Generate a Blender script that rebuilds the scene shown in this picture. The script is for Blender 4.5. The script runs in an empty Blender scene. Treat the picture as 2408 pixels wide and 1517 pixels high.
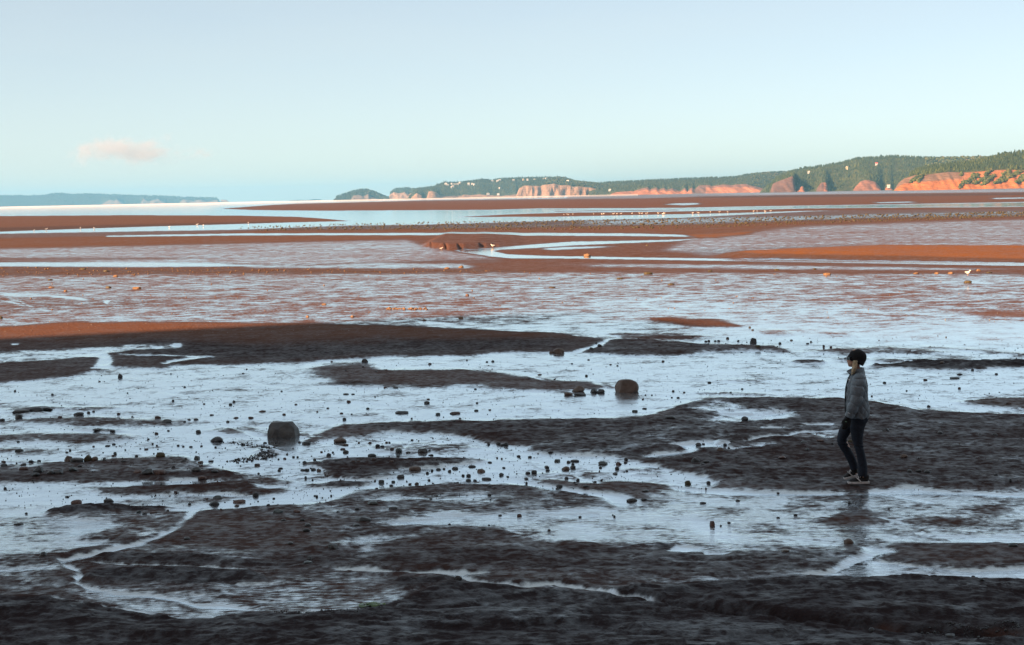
import bpy, bmesh, math, random
import numpy as np
from mathutils import Vector, Matrix

random.seed(7)
rng = np.random.RandomState(7)
S = bpy.context.scene
COL = S.collection
R = math.radians

# ------------------------------------------------------------------ camera
F = 3677.0                       # focal length in pixels of a 2408 x 1517 picture
CX, CY = 1204.0, 758.5
CAM_H = 3.73
ROLL = -math.atan(0.0202)
PITCH = math.atan((CY - 461.7) / F)
cam_d = bpy.data.cameras.new('camera')
cam_d.sensor_width = 36.0
cam_d.lens = F / 2408.0 * 36.0
cam_d.clip_start = 0.1
cam_d.clip_end = 90000.0
cam = bpy.data.objects.new('camera', cam_d)
COL.objects.link(cam)
CAM_R = Matrix.Rotation(math.pi / 2 - PITCH, 4, 'X') @ Matrix.Rotation(ROLL, 4, 'Z')
cam.matrix_world = Matrix.Translation((0, 0, CAM_H)) @ CAM_R
S.camera = cam

# ------------------------------------------------------------------ sky, sun, exposure
SUN_EL, SUN_AZ = 24.0, 57.0      # azimuth: degrees the light comes from, left of straight behind the camera
L_H = np.array([math.sin(R(SUN_AZ)), math.cos(R(SUN_AZ))])      # horizontal travel of the light
world = bpy.data.worlds.new('World')
S.world = world
world.use_nodes = True
nt = world.node_tree
nt.nodes.clear()
sky = nt.nodes.new('ShaderNodeTexSky')
sky.sky_type = 'NISHITA'
sky.sun_disc = False
sky.sun_elevation = R(SUN_EL)
sky.sun_rotation = math.atan2(-L_H[0], -L_H[1])
sky.air_density = 0.55
sky.dust_density = 0.6
sky.ozone_density = 0.5
bg = nt.nodes.new('ShaderNodeBackground')
bg.inputs['Strength'].default_value = 0.0555
wo = nt.nodes.new('ShaderNodeOutputWorld')
wb = nt.nodes.new('ShaderNodeMix')
wb.data_type = 'RGBA'
wb.blend_type = 'MULTIPLY'
wb.inputs[0].default_value = 1.0
wb.inputs[7].default_value = (1.12, 1.04, 0.92, 1.0)
nt.links.new(sky.outputs[0], wb.inputs[6])
# a thin even veil of high cloud over the whole sky
tcw = nt.nodes.new('ShaderNodeTexCoord')
mpw = nt.nodes.new('ShaderNodeMapping'); mpw.inputs['Scale'].default_value = (1.2, 1.2, 7.0); mpw.inputs['Rotation'].default_value = (0.05, 0.08, 0.0)
nzw = nt.nodes.new('ShaderNodeTexNoise'); nzw.inputs['Scale'].default_value = 2.2; nzw.inputs['Detail'].default_value = 6.0; nzw.inputs['Roughness'].default_value = 0.55
nt.links.new(tcw.outputs['Generated'], mpw.inputs[0]); nt.links.new(mpw.outputs[0], nzw.inputs[0])
mrw = nt.nodes.new('ShaderNodeMapRange'); mrw.inputs[1].default_value = 0.3; mrw.inputs[2].default_value = 0.7; mrw.inputs[3].default_value = 0.34; mrw.inputs[4].default_value = 0.48
nt.links.new(nzw.outputs[0], mrw.inputs[0])
veil = nt.nodes.new('ShaderNodeMix'); veil.data_type = 'RGBA'
veil.inputs[7].default_value = (4.50, 4.80, 4.58, 1.0)
nt.links.new(mrw.outputs[0], veil.inputs[0])
nt.links.new(wb.outputs[2], veil.inputs[6])
nt.links.new(veil.outputs[2], bg.inputs[0])
nt.links.new(bg.outputs[0], wo.inputs[0])

sl = bpy.data.lights.new('sun', 'SUN')
sl.energy = 5.0
sl.angle = R(0.5)
sl.color = (1.0, 0.56, 0.29)
sun = bpy.data.objects.new('sun', sl)
COL.objects.link(sun)
sun.rotation_euler = Vector((L_H[0] * math.cos(R(SUN_EL)), L_H[1] * math.cos(R(SUN_EL)), -math.sin(R(SUN_EL)))).to_track_quat('-Z', 'Y').to_euler()
sun.location = (-40, -60, 60)

S.view_settings.view_transform = 'Standard'
S.view_settings.look = 'None'
S.view_settings.exposure = 1.72
S.view_settings.gamma = 1.0
S.view_settings.use_curve_mapping = False
S.render.engine = 'CYCLES'
S.cycles.use_denoising = True
S.cycles.use_adaptive_sampling = False
S.cycles.max_bounces = 6
S.cycles.volume_bounces = 2
S.cycles.volume_max_steps = 128

# ------------------------------------------------------------------ projection helpers
RM = np.array(CAM_R.to_3x3())


def project(x, y, z):
    p = np.stack([x, y, z - CAM_H + np.zeros_like(x)], -1) @ RM      # world -> camera
    d = np.maximum(-p[..., 2], 1e-3)
    return CX + F * p[..., 0] / d, CY - F * p[..., 1] / d


def ray(u, v):
    return RM @ np.array([(u - CX) / F, -(v - CY) / F, -1.0])


def ground(u, v, z=0.0):
    r = ray(u, v)
    t = (z - CAM_H) / r[2]
    return np.array([r[0] * t, r[1] * t, z])


def vh(u):
    return 486.0 - 0.0202 * u


def az(u):
    """horizontal direction of a column at the horizon"""
    r = ray(u, vh(u))
    return r[0] / r[1]


def at_dist(u, v, D):
    """point at forward distance D seen at (u, v)"""
    r = ray(u, v)
    t = D / r[1]
    return np.array([r[0] * t, D, CAM_H + r[2] * t])


# ------------------------------------------------------------------ noise
def _h(ix, iy, seed):
    n = (ix.astype(np.int64) * 374761393 + iy.astype(np.int64) * 668265263 + seed * 1442695041) & 0xffffffff
    n = ((n ^ (n >> 13)) * 1274126177) & 0xffffffff
    n = n ^ (n >> 16)
    return (n & 0xffffff) / float(0xffffff)


def vnoise(x, y, seed=0):
    x0 = np.floor(x); y0 = np.floor(y)
    fx = x - x0; fy = y - y0
    fx = fx * fx * fx * (fx * (fx * 6 - 15) + 10); fy = fy * fy * fy * (fy * (fy * 6 - 15) + 10)
    a = _h(x0, y0, seed); b = _h(x0 + 1, y0, seed)
    c = _h(x0, y0 + 1, seed); d = _h(x0 + 1, y0 + 1, seed)
    return (a + (b - a) * fx) * (1 - fy) + (c + (d - c) * fx) * fy


def fbm(x, y, octs=4, seed=0, gain=0.5):
    s = 0; a = 1; t = 0
    for i in range(octs):
        s = s + a * vnoise(x * 2 ** i + 17.3 * i, y * 2 ** i - 9.1 * i, seed + i)
        t += a; a *= gain
    return s / t - 0.5


def sstep(a, b, x):
    t = np.clip((x - a) / (b - a), 0, 1)
    return t * t * (3 - 2 * t)


# ------------------------------------------------------------------ object helpers
def tag(o, label=None, cat=None, group=None, kind=None):
    if label: o['label'] = label
    if cat: o['category'] = cat
    if group: o['group'] = group
    if kind: o['kind'] = kind
    return o


def link(name, me, mat=None, parent=None):
    o = bpy.data.objects.new(name, me)
    COL.objects.link(o)
    if mat is not None and me is not None:
        me.materials.clear()
        me.materials.append(mat)
    if parent is not None:
        o.parent = parent
    return o


def mesh_np(name, V, Fq, smooth=True, attrs=None):
    """mesh from a vertex array and a face array (n x 3 or n x 4)"""
    V = np.asarray(V, np.float32); Fq = np.asarray(Fq, np.int32)
    me = bpy.data.meshes.new(name)
    k = Fq.shape[1]
    me.vertices.add(len(V)); me.vertices.foreach_set('co', V.ravel())
    me.loops.add(Fq.size); me.loops.foreach_set('vertex_index', Fq.ravel())
    me.polygons.add(len(Fq))
    me.polygons.foreach_set('loop_start', np.arange(0, Fq.size, k, dtype=np.int32))
    me.polygons.foreach_set('loop_total', np.full(len(Fq), k, np.int32))
    me.polygons.foreach_set('use_smooth', np.full(len(Fq), smooth, bool))
    for n, a in (attrs or {}).items():
        at = me.attributes.new(n, 'FLOAT', 'POINT')
        at.data.foreach_set('value', np.asarray(a, np.float32))
    me.update(calc_edges=True)
    me.validate()
    return me


def empty(name, loc=(0, 0, 0), rz=0):
    o = bpy.data.objects.new(name, None)
    o.empty_display_size = 0.2
    COL.objects.link(o)
    o.location = loc
    o.rotation_euler = (0, 0, rz)
    return o


class NT:
    """small node builder"""
    def __init__(self, name):
        self.m = bpy.data.materials.new(name)
        self.m.use_nodes = True
        self.t = self.m.node_tree
        self.t.nodes.clear()
        self.out = self.t.nodes.new('ShaderNodeOutputMaterial')

    def n(self, typ, ins=None, **props):
        nd = self.t.nodes.new(typ)
        for k, v in props.items():
            setattr(nd, k, v)
        for k, v in (ins or {}).items():
            s = nd.inputs[k]
            if isinstance(v, bpy.types.NodeSocket):
                self.t.links.new(v, s)
            elif hasattr(s, 'default_value'):
                if s.type == 'RGBA' and len(v) == 3:
                    v = (*v, 1)
                s.default_value = v
        return nd

    def attr(self, name):
        return self.n('ShaderNodeAttribute', attribute_name=name).outputs['Fac']

    def math(self, op, a, b=0.0, c=0.0, clamp=False):
        return self.n('ShaderNodeMath', {0: a, 1: b, 2: c}, operation=op, use_clamp=clamp).outputs[0]

    def mix(self, f, a, b):
        nd = self.n('ShaderNodeMix', data_type='RGBA')
        for i, v in ((0, f), (6, a), (7, b)):
            s = nd.inputs[i]
            if isinstance(v, bpy.types.NodeSocket): self.t.links.new(v, s)
            else: s.default_value = v if i == 0 else (*v, 1)[:4]
        return nd.outputs[2]

    def smooth(self, x, a, b, lo=0.0, hi=1.0):
        return self.n('ShaderNodeMapRange', {0: x, 1: a, 2: b, 3: lo, 4: hi}, interpolation_type='SMOOTHSTEP').outputs[0]

    def noise(self, vec, scale, detail=4, rough=0.55, dist=0.0):
        i = {'Scale': scale, 'Detail': detail, 'Roughness': rough, 'Distortion': dist}
        if vec is not None: i['Vector'] = vec
        return self.n('ShaderNodeTexNoise', i).outputs[0]

    def surf(self, sh):
        self.t.links.new(sh, self.out.inputs['Surface'])
        return self.m


ORD = 'first second third fourth fifth sixth seventh eighth ninth tenth eleventh twelfth thirteenth fourteenth fifteenth sixteenth seventeenth eighteenth nineteenth twentieth'.split()
ORD += ['twenty-' + w for w in ORD[:9]] + ['thirtieth'] + ['thirty-' + w for w in ORD[:9]]


def plain(name, col, rough=0.7, var=0.25, scale=30.0, bump=0.0, spec=0.4, col2=None):
    k = NT(name)
    tc = k.n('ShaderNodeTexCoord').outputs['Object']
    nz = k.noise(tc, scale, 4)
    c2 = col2 or tuple(c * (1 - var) for c in col)
    c = k.mix(k.smooth(nz, 0.3, 0.7), c2, tuple(min(1, x * (1 + var)) for x in col))
    ins = {'Base Color': c, 'Roughness': rough, 'Specular IOR Level': spec}
    if bump:
        ins['Normal'] = k.n('ShaderNodeBump', {'Strength': bump, 'Distance': 0.02, 'Height': nz}).outputs[0]
    return k.surf(k.n('ShaderNodeBsdfPrincipled', ins).outputs[0])


# ================================================================== GROUND
# The map of the tidal flat: traced outlines of wet and dry areas, laid on the ground plane.
U0, U1, V0, V1 = -640, 3048, 425, 1530
DU = 2
NU, NV = (U1 - U0) // DU, (V1 - V0)


def poly_mask(pts, sub):
    (i0, i1, j0, j1) = sub
    px = np.array([(p[0] - U0) / DU for p in pts]); py = np.array([p[1] - V0 for p in pts], float)
    yy = np.arange(j0, j1) + 0.25
    m = np.zeros((j1 - j0, i1 - i0), np.float32)
    xx = np.arange(i0, i1) + 0.5
    for off in (0.0, 0.5):
        inside = np.zeros((j1 - j0, i1 - i0), bool)
        Y = (yy + off)[:, None]
        for a in range(len(pts)):
            x1, y1, x2, y2 = px[a - 1], py[a - 1], px[a], py[a]
            if y1 == y2: continue
            c = (y1 > Y) != (y2 > Y)
            xi = x1 + (Y - y1) * (x2 - x1) / (y2 - y1)
            inside ^= c & (xx[None, :] < xi)
        m += inside * 0.5
    return m


def gblur(m, sx, sy):
    for ax, s in ((1, sx), (0, sy)):
        if s < 0.3: continue
        r = int(s * 2.6 + 1)
        k = np.exp(-0.5 * (np.arange(-r, r + 1) / s) ** 2); k /= k.sum()
        pad = [(0, 0), (0, 0)]; pad[ax] = (r, r)
        q = np.pad(m, pad, mode='edge')
        n = m.shape[ax]
        o = np.zeros_like(m)
        for t in range(2 * r + 1):
            o += k[t] * (q[:, t:t + n] if ax == 1 else q[t:t + n, :])
        m = o
    return m


CH = {n: np.zeros((NV, NU), np.float32) for n in ('wet', 'streak', 'gravel', 'rough', 'ripple', 'open', 'pink')}


def area(pts, sx=6, sy=1.5, **vals):
    mg = int(max(sx / DU, sy) * 3 + 3)
    us = [p[0] for p in pts]; vs = [p[1] for p in pts]
    i0 = max(0, int((min(us) - U0) / DU) - mg); i1 = min(NU, int((max(us) - U0) / DU) + mg + 1)
    j0 = max(0, int(min(vs) - V0) - mg); j1 = min(NV, int(max(vs) - V0) + mg + 1)
    if i1 <= i0 or j1 <= j0: return
    m = gblur(poly_mask(pts, (i0, i1, j0, j1)), sx / DU, sy)
    for n, v in vals.items():
        c = CH[n]
        c[j0:j1, i0:i1] = c[j0:j1, i0:i1] * (1 - m) + v * m


def stroke(pts, sx=3, sy=1, **vals):
    """pts: (u, v, half-height) along a channel, turned into an outline"""
    up, lo = [], []
    for (u, v, w) in pts:
        up.append((u - w * 0.8, v - w)); lo.append((u + w * 0.8, v + w))
    area(up + lo[::-1], sx, sy, **vals)


LE, RI = -640, 3048
# --- base
CH['wet'][:] = 0.12
CH['streak'][:] = 0.25
# far shore mud on the right, sea on the left
area([(LE, 420), (RI, 420), (RI, 480), (LE, 520)], 2, 0.5, wet=0.30, pink=0.6)
area([(LE, 480), (0, 470), (520, 462), (1000, 455), (1330, 452), (1330, 466), (1000, 470), (820, 476), (700, 478), (520, 491), (600, 494), (764, 496), (1150, 494), (1270, 490),
      (1600, 489), (1760, 486), (1893, 484), (2100, 481), (2407, 476), (RI, 464), (RI, 485), (2407, 486), (2100, 492), (1900, 497), (1600, 512), (1300, 521), (1000, 529), (824, 530), (560, 540), (LE, 560)],
     3, 0.5, wet=1.0, open=1, streak=0.0, pink=0)
# bar A, the far red bar
area([(520, 491), (640, 482), (764, 477.5), (1000, 472.5), (1276, 469), (1500, 467), (1640, 463), (1800, 460), (2407, 450), (RI, 438), (RI, 464), (2407, 474), (2100, 480), (1893, 483), (1760, 485), (1600, 488.5), (1500, 489.5), (1270, 490), (1150, 493), (764, 495), (600, 494)],
     3, 0.5, wet=-0.06, open=0, streak=0.05, pink=0)
area([(700, 489), (1000, 486.5), (1300, 484), (1420, 486), (1300, 488.5), (900, 491)], 10, 0.8, gravel=0.35)
area([(1560, 481), (1590, 478), (1640, 477.5), (1650, 480), (1610, 483)], 4, 0.6, wet=0.7, streak=0.6)
area([(2050, 476), (2140, 474), (2160, 476), (2070, 478)], 6, 0.6, wet=0.7, streak=0.5)
area([(2330, 466), (2407, 464.5), (RI, 452), (RI, 455), (2407, 467), (2340, 468)], 6, 0.5, wet=0.95, open=1)
area([(1600, 456), (2407, 443), (RI, 430), (RI, 436), (2407, 452), (1800, 458)], 20, 1.0, wet=0.42, pink=1.0, streak=0.4)
area([(1640, 462.5), (2407, 455), (RI, 443), (RI, 446), (2407, 458.5), (1640, 465)], 12, 0.6, wet=0.0, rough=0.5)
# bar B, left brown bar
area([(LE, 514), (0, 508), (300, 506), (560, 507), (700, 510), (760, 514), (824, 520), (690, 523), (560, 527), (350, 533), (200, 538), (0, 545), (LE, 556)], 3, 0.5, wet=-0.05, open=0, streak=0.1, gravel=0.5)
area([(LE, 540), (0, 535), (350, 527), (640, 521), (690, 522), (560, 527), (350, 533), (0, 545), (LE, 556)], 10, 1.2, gravel=0.3, rough=0.6)
# bar C
area([(1070, 510.5), (1200, 504), (1330, 500), (1600, 497), (1900, 490), (2200, 487.5), (2407, 487), (RI, 480), (RI, 484), (2407, 490), (1900, 496), (1700, 502), (1500, 506), (1300, 510)], 3, 0.5, wet=-0.05, open=0, gravel=0.4)
area([(1300, 496), (1600, 493), (1600, 495), (1300, 498)], 6, 0.5, wet=0.05, open=0, gravel=0.2)
# brown ground between water F and the purple flat
area([(LE, 565), (0, 560), (350, 553), (560, 545), (764, 536), (1000, 529), (1300, 520), (1600, 513), (2000, 505), (2407, 496), (RI, 488), (RI, 640), (LE, 640)], 3, 0.6, wet=-0.05, open=0, gravel=0.65, streak=0.35)
# pebble band
area([(560, 541), (760, 533), (1000, 528), (1300, 519), (1600, 513), (2000, 505), (2407, 497), (RI, 488), (RI, 496), (2407, 508), (2000, 516), (1600, 528), (1300, 534), (1000, 538), (760, 540)], 10, 1.5, wet=0.16, streak=1.0, gravel=0.6, rough=0.6)
area([(1350, 518), (1600, 513), (1900, 508), (2407, 497), (2407, 504), (2000, 512), (1700, 524), (1400, 530)], 20, 2, wet=0.38)
# red-brown mud plain round the creek
area([(LE, 596), (0, 586), (350, 579), (764, 568), (1000, 556), (1200, 554), (1700, 556), (1760, 548), (1893, 532), (2200, 521), (2407, 516), (RI, 505), (RI, 650), (LE, 660)], 4, 0.8, wet=-0.03, gravel=0.0, streak=0.3, rough=0)
# creek, upper reach, bend and lower reach
area([(250, 554.5), (560, 549), (764, 548.7), (1000, 548), (1300, 548), (1500, 549.5), (1600, 552), (1655, 554), (1678, 557.5), (1650, 561), (1587, 564), (1447, 567), (1345, 568.5), (1242, 576), (1157, 584), (1068, 589), (1105, 595.5), (1157, 603.5), (1208, 607.5), (1310, 607.5), (1587, 611.5), (2000, 618), (2407, 625), (RI, 634),
      (RI, 626), (2407, 618), (2000, 612.5), (1587, 607), (1379, 603.5), (1276, 602), (1191, 598), (1160, 591), (1174, 587), (1259, 583), (1345, 577), (1447, 572.5), (1587, 567), (1640, 562), (1650, 558), (1600, 556.5), (1500, 555), (1300, 554), (1000, 553), (764, 553), (560, 553.5), (250, 557)],
     2, 0.45, wet=1.0, open=1, streak=0)
area([(1270, 585), (1330, 581), (1460, 579), (1400, 583), (1300, 588)], 5, 0.6, wet=0.85, streak=0.5)
# purple damp flats
area([(LE, 596), (0, 585), (350, 578), (764, 568), (960, 564), (985, 575), (1050, 589), (1110, 599), (1160, 607), (1010, 612), (880, 617), (700, 622), (350, 618), (0, 613), (LE, 618)], 10, 1.5, wet=0.40, streak=0.75, pink=1.0)
area([(LE, 610), (0, 606), (350, 606), (560, 607), (330, 611), (0, 613), (LE, 616)], 20, 1.5, wet=0.15, streak=0.4, pink=0.2)
area([(760, 622), (1000, 613), (1200, 608), (1080, 618), (1120, 626), (1080, 634), (600, 632), (560, 622)], 10, 2, wet=0.5, streak=0.6, pink=0.7)
area([(900, 618), (1030, 612.5), (1190, 611), (1160, 618), (1080, 620)], 8, 1.0, wet=0.05, pink=0)
area([(LE, 618), (0, 617), (350, 617), (500, 619), (620, 626), (350, 628), (0, 627), (LE, 628)], 12, 1.2, wet=0.85, streak=0.5, pink=0.5)
area([(1640, 556), (1760, 546), (1893, 532), (2200, 521), (2407, 516), (RI, 505), (RI, 580), (2407, 589), (2100, 588), (1856, 595), (1700, 597), (1560, 590), (1590, 575)], 14, 2.5, wet=0.34, streak=0.7, pink=1.0)
area([(1740, 584), (2000, 576), (2300, 578), (2100, 582), (1800, 587)], 30, 1.5, wet=0.15, pink=0.2)
area([(1600, 590), (1700, 585), (1850, 590), (1800, 600), (1650, 603)], 14, 2, wet=0.25, pink=0.4)
# orange slope, its sunlit brightness painted in, and gravel bank by the creek
area([(1674, 603), (1856, 597), (2075, 591.5), (2407, 593), (RI, 592), (RI, 622), (2407, 615.5), (2148, 611.5), (1783, 608)], 16, 1.4, wet=0.0, gravel=1.0, pink=0, streak=0.1)
area([(1600, 551), (1690, 548), (1790, 542), (1760, 552), (1690, 560), (1640, 561)], 8, 1.2, wet=0.0, gravel=0.9, pink=0)
# mud south of the creek
area([(1140, 625), (1200, 615), (1300, 611), (1587, 614), (2000, 621), (2407, 628), (RI, 636), (RI, 650), (2407, 645), (1900, 640), (1300, 638)], 10, 1.0, wet=0.0, pink=0.1, streak=0.3)
area([(1350, 621), (1700, 622), (2000, 627), (2407, 633), (2200, 636), (1700, 632), (1400, 627)], 30, 1.6, wet=0.48, pink=0.9, streak=0.7)
# gravel line
area([(LE, 628), (0, 627), (350, 632), (600, 630), (1100, 632), (1300, 637), (1300, 640.5), (900, 644), (600, 645), (350, 645), (0, 650), (LE, 656)], 10, 1.2, wet=0.05, gravel=0.65, streak=0.5, rough=0.2)
# --- bright streaky flat, in the sun
area([(LE, 655), (0, 650), (350, 645), (900, 644), (1300, 640), (1900, 643), (2407, 646), (RI, 650), (RI, 860), (1900, 830), (1400, 800), (1100, 774), (900, 765), (700, 760), (450, 757), (180, 758), (0, 767), (LE, 774)], 10, 1.5, wet=0.36, streak=1.0, gravel=0.0, pink=0.8, rough=0)
area([(LE, 695), (0, 695), (140, 702), (300, 704), (430, 710), (330, 722), (180, 727), (60, 733), (0, 738), (LE, 742)], 30, 3, wet=0.26, pink=0.4)
area([(LE, 650), (0, 655), (350, 655), (200, 668), (0, 672), (LE, 675)], 30, 3, wet=0.42)
area([(1300, 650), (2407, 648), (RI, 650), (RI, 700), (2407, 690), (1900, 700), (1300, 690)], 50, 6, wet=0.44)
area([(1400, 700), (1900, 720), (2407, 735), (RI, 740), (RI, 860), (1900, 840), (1400, 800), (1150, 770), (1300, 745)], 40, 6, wet=0.56)
area([(1650, 760), (2407, 765), (RI, 770), (RI, 870), (1650, 870)], 60, 8, wet=0.80, streak=0.8)
area([(1980, 670), (2120, 668), (2330, 672), (2250, 682), (2000, 684)], 30, 3, wet=0.30)
area([(1950, 692), (2150, 690), (2200, 697), (2000, 701)], 25, 2, wet=0.28)
area([(1640, 700), (1760, 698), (1850, 704), (1700, 709)], 25, 2, wet=0.32)
area([(2260, 733), (2407, 731), (RI, 733), (RI, 750), (2407, 747), (2290, 741)], 16, 1.8, wet=0.05, streak=0.3)
area([(2000, 735), (2160, 738), (2200, 744), (2080, 744)], 20, 1.5, wet=0.25)
stroke([(8, 694, 1.0), (30, 705, 1.4), (80, 721, 1.2)], 3, 0.8, wet=0.85)
stroke([(0, 706, 1.0), (30, 713, 1.4), (60, 719, 1.0)], 3, 0.8, wet=0.8)
area([(110, 694), (150, 696), (210, 703), (205, 706), (130, 700)], 4, 0.8, wet=0.95, streak=0.3)
area([(0, 688), (140, 692), (110, 697), (0, 696)], 10, 1.2, wet=0.75)
area([(248, 707), (256, 704.5), (262, 705), (258, 712), (250, 715), (247, 711)], 1.5, 0.6, wet=1.0, streak=0)
stroke([(1590, 690, 1.2), (1560, 700, 1.2), (1525, 706, 1.4), (1500, 716, 1.5), (1530, 722, 1.0), (1570, 734, 0.9)], 3, 0.8, wet=0.9)
# --- dry strip, and mud below it darkened to deepen the shade
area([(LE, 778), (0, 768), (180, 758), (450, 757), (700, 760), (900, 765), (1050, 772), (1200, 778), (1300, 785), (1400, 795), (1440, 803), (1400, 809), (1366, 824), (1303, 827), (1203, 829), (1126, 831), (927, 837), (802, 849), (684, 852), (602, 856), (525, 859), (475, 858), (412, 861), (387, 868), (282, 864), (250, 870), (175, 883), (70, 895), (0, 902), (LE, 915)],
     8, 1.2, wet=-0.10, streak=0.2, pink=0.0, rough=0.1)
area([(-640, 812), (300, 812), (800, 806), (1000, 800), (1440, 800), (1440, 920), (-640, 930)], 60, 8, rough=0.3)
CH['wet'][:] = np.where((CH['wet'] < 0.04) & (np.arange(V0, V1)[:, None] > 780), CH['wet'] + 0.13 * sstep(780, 835, np.arange(V0, V1))[:, None], CH['wet'])  # wetness raised below the sunlit strip: shade put into the mud colour
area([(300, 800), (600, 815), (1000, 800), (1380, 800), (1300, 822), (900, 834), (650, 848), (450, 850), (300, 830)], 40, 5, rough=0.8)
area([(1130, 772), (1250, 762), (1400, 765), (1480, 785), (1440, 800), (1330, 783)], 20, 2.5, wet=0.60, streak=1.0)
area([(1390, 768), (1460, 776), (1540, 783), (1650, 790), (1560, 790), (1440, 786)], 14, 1.5, wet=0.85)
area([(1510, 748), (1560, 745), (1690, 752), (1750, 762), (1730, 768), (1640, 768), (1540, 757)], 12, 1.5, wet=-0.08, streak=0.2, rough=0.05, pink=0)
area([(1420, 785), (1600, 784), (1690, 792), (1600, 800), (1450, 797)], 16, 2, wet=0.12)
area([(1430, 797), (1560, 800), (1640, 812), (1720, 813), (1830, 816), (1860, 824), (1716, 828), (1636, 830), (1633, 837), (1528, 838), (1403, 833), (1366, 826), (1405, 812)], 8, 1.2, wet=0.06, streak=0.4, rough=0.6)
stroke([(1400, 786, 1), (1440, 789, 2), (1465, 797, 1.5), (1440, 800, 1.0), (1425, 806, 2.0), (1400, 815, 2.5), (1350, 825, 2.0)], 3, 0.8, wet=0.95)
stroke([(1535, 793, 0.8), (1560, 800, 1.2), (1580, 803, 1.0)], 5, 0.8, wet=0.8)
stroke([(1805, 772, 1), (1850, 776, 1.6), (1880, 783, 1.8), (1860, 787, 1.5), (1900, 791, 1.5), (1860, 800, 1.5)], 4, 0.8, wet=0.95)
area([(1790, 775), (1850, 779), (1870, 786), (1820, 789), (1780, 783)], 12, 1.5, wet=0.2)
area([(1880, 776), (1980, 782), (2000, 790), (1920, 790)], 20, 2, wet=0.3)
# wet branches inside the dark mud on the left
area([(LE, 828), (0, 828), (90, 825), (175, 821), (250, 816), (345, 814), (425, 810), (430, 816), (345, 820), (260, 830), (190, 842), (90, 848), (0, 852), (LE, 858)], 14, 1.5, wet=0.58, streak=1.0)
area([(352, 813), (385, 812), (380, 816), (360, 817)], 3, 0.6, wet=1.0, streak=0.2)
area([(402, 811), (430, 810), (425, 813.5), (405, 813.5)], 3, 0.6, wet=1.0, streak=0.2)
area([(20, 810), (38, 809), (36, 812), (22, 812)], 3, 0.6, wet=1.0, streak=0.2)
area([(178, 836), (250, 832), (262, 838), (268, 848), (262, 862), (290, 868), (215, 868), (232, 855), (238, 842), (180, 840)], 5, 1.0, wet=0.92, streak=0.6)
stroke([(285, 835, 0.6), (350, 836, 0.6), (430, 839, 1.0), (505, 842, 0.9)], 4, 0.5, wet=0.95)
area([(400, 848), (450, 842), (500, 842), (440, 848), (410, 853), (395, 860), (372, 860), (392, 854)], 4, 0.8, wet=0.9, streak=0.5)
# --- big wet flat
area([(LE, 915), (0, 902.5), (70, 896), (175, 884), (250, 871), (282, 865), (350, 868), (387, 869), (412, 861), (475, 858), (525, 859), (602, 855), (684, 852.5), (802, 849), (927, 837.5), (1126, 831), (1203, 829), (1303, 827.5), (1366, 826), (1403, 832.5), (1528, 838), (1633, 836.5), (1640, 830), (1716, 828), (1805, 828), (1900, 826), (2407, 830), (RI, 835),
      (RI, 1000), (2407, 975), (2305, 974), (2155, 964), (2042, 944), (1980, 939), (1805, 937), (1653, 938), (1600, 957), (1500, 985), (1203, 988), (977, 990), (802, 996), (700, 1040), (600, 1150), (400, 1200), (0, 1200), (LE, 1200)], 5, 1.0, wet=0.64, streak=0.65, rough=0.0, pink=0)
# dark lobes and bars on it
area([(715, 868), (777, 860), (877, 858), (909, 869), (1002, 870), (1101, 867), (1176, 877), (1203, 889), (1353, 895), (1448, 909), (1440, 916), (1343, 922), (1278, 920), (1203, 915), (1177, 911), (1027, 907), (902, 909), (827, 905), (772, 902), (777, 890), (725, 881)], 22, 3.0, wet=0.06, streak=0.3, rough=0.05)
area([(880, 861), (1000, 852), (1010, 864), (905, 868)], 14, 2.5, wet=0.82)
area([(780, 900), (840, 896), (900, 905), (830, 908)], 10, 1, wet=0.1, rough=0.6)
area([(1880, 826), (1980, 816), (2100, 817), (2180, 824), (2235, 834), (2155, 835), (2030, 829)], 16, 1.8, wet=0.15, rough=0.2)
area([(2130, 814), (2230, 819), (2407, 831), (RI, 836), (RI, 844), (2407, 838), (2230, 826)], 24, 1.8, wet=0.22)
area([(2032, 861), (2130, 854), (2280, 852), (2407, 850), (RI, 846), (RI, 866), (2407, 867), (2255, 870), (2130, 868)], 6, 0.9, wet=0.03, rough=1.0)
area([(2040, 842), (2150, 845), (2300, 847), (2240, 851), (2080, 848)], 14, 1.2, wet=0.2, rough=0.6)
area([(1860, 852), (1900, 848), (1952, 851), (1945, 855), (1880, 856)], 4, 0.8, wet=0.06, rough=0.8)
area([(1960, 843), (2010, 840), (2050, 843), (2000, 847)], 5, 0.8, wet=0.1, rough=0.6)
area([(1380, 860), (1520, 864), (1600, 872), (1450, 876)], 50, 3, wet=0.62)
area([(1740, 860), (1860, 866), (1800, 875)], 40, 3, wet=0.6)
area([(2255, 943), (2330, 936), (2407, 934), (RI, 928), (RI, 966), (2407, 962), (2280, 952)], 12, 1.6, wet=0.05, rough=0.2)
area([(2100, 925), (2407, 915), (2407, 925), (2150, 935)], 50, 3, wet=0.66)
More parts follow.
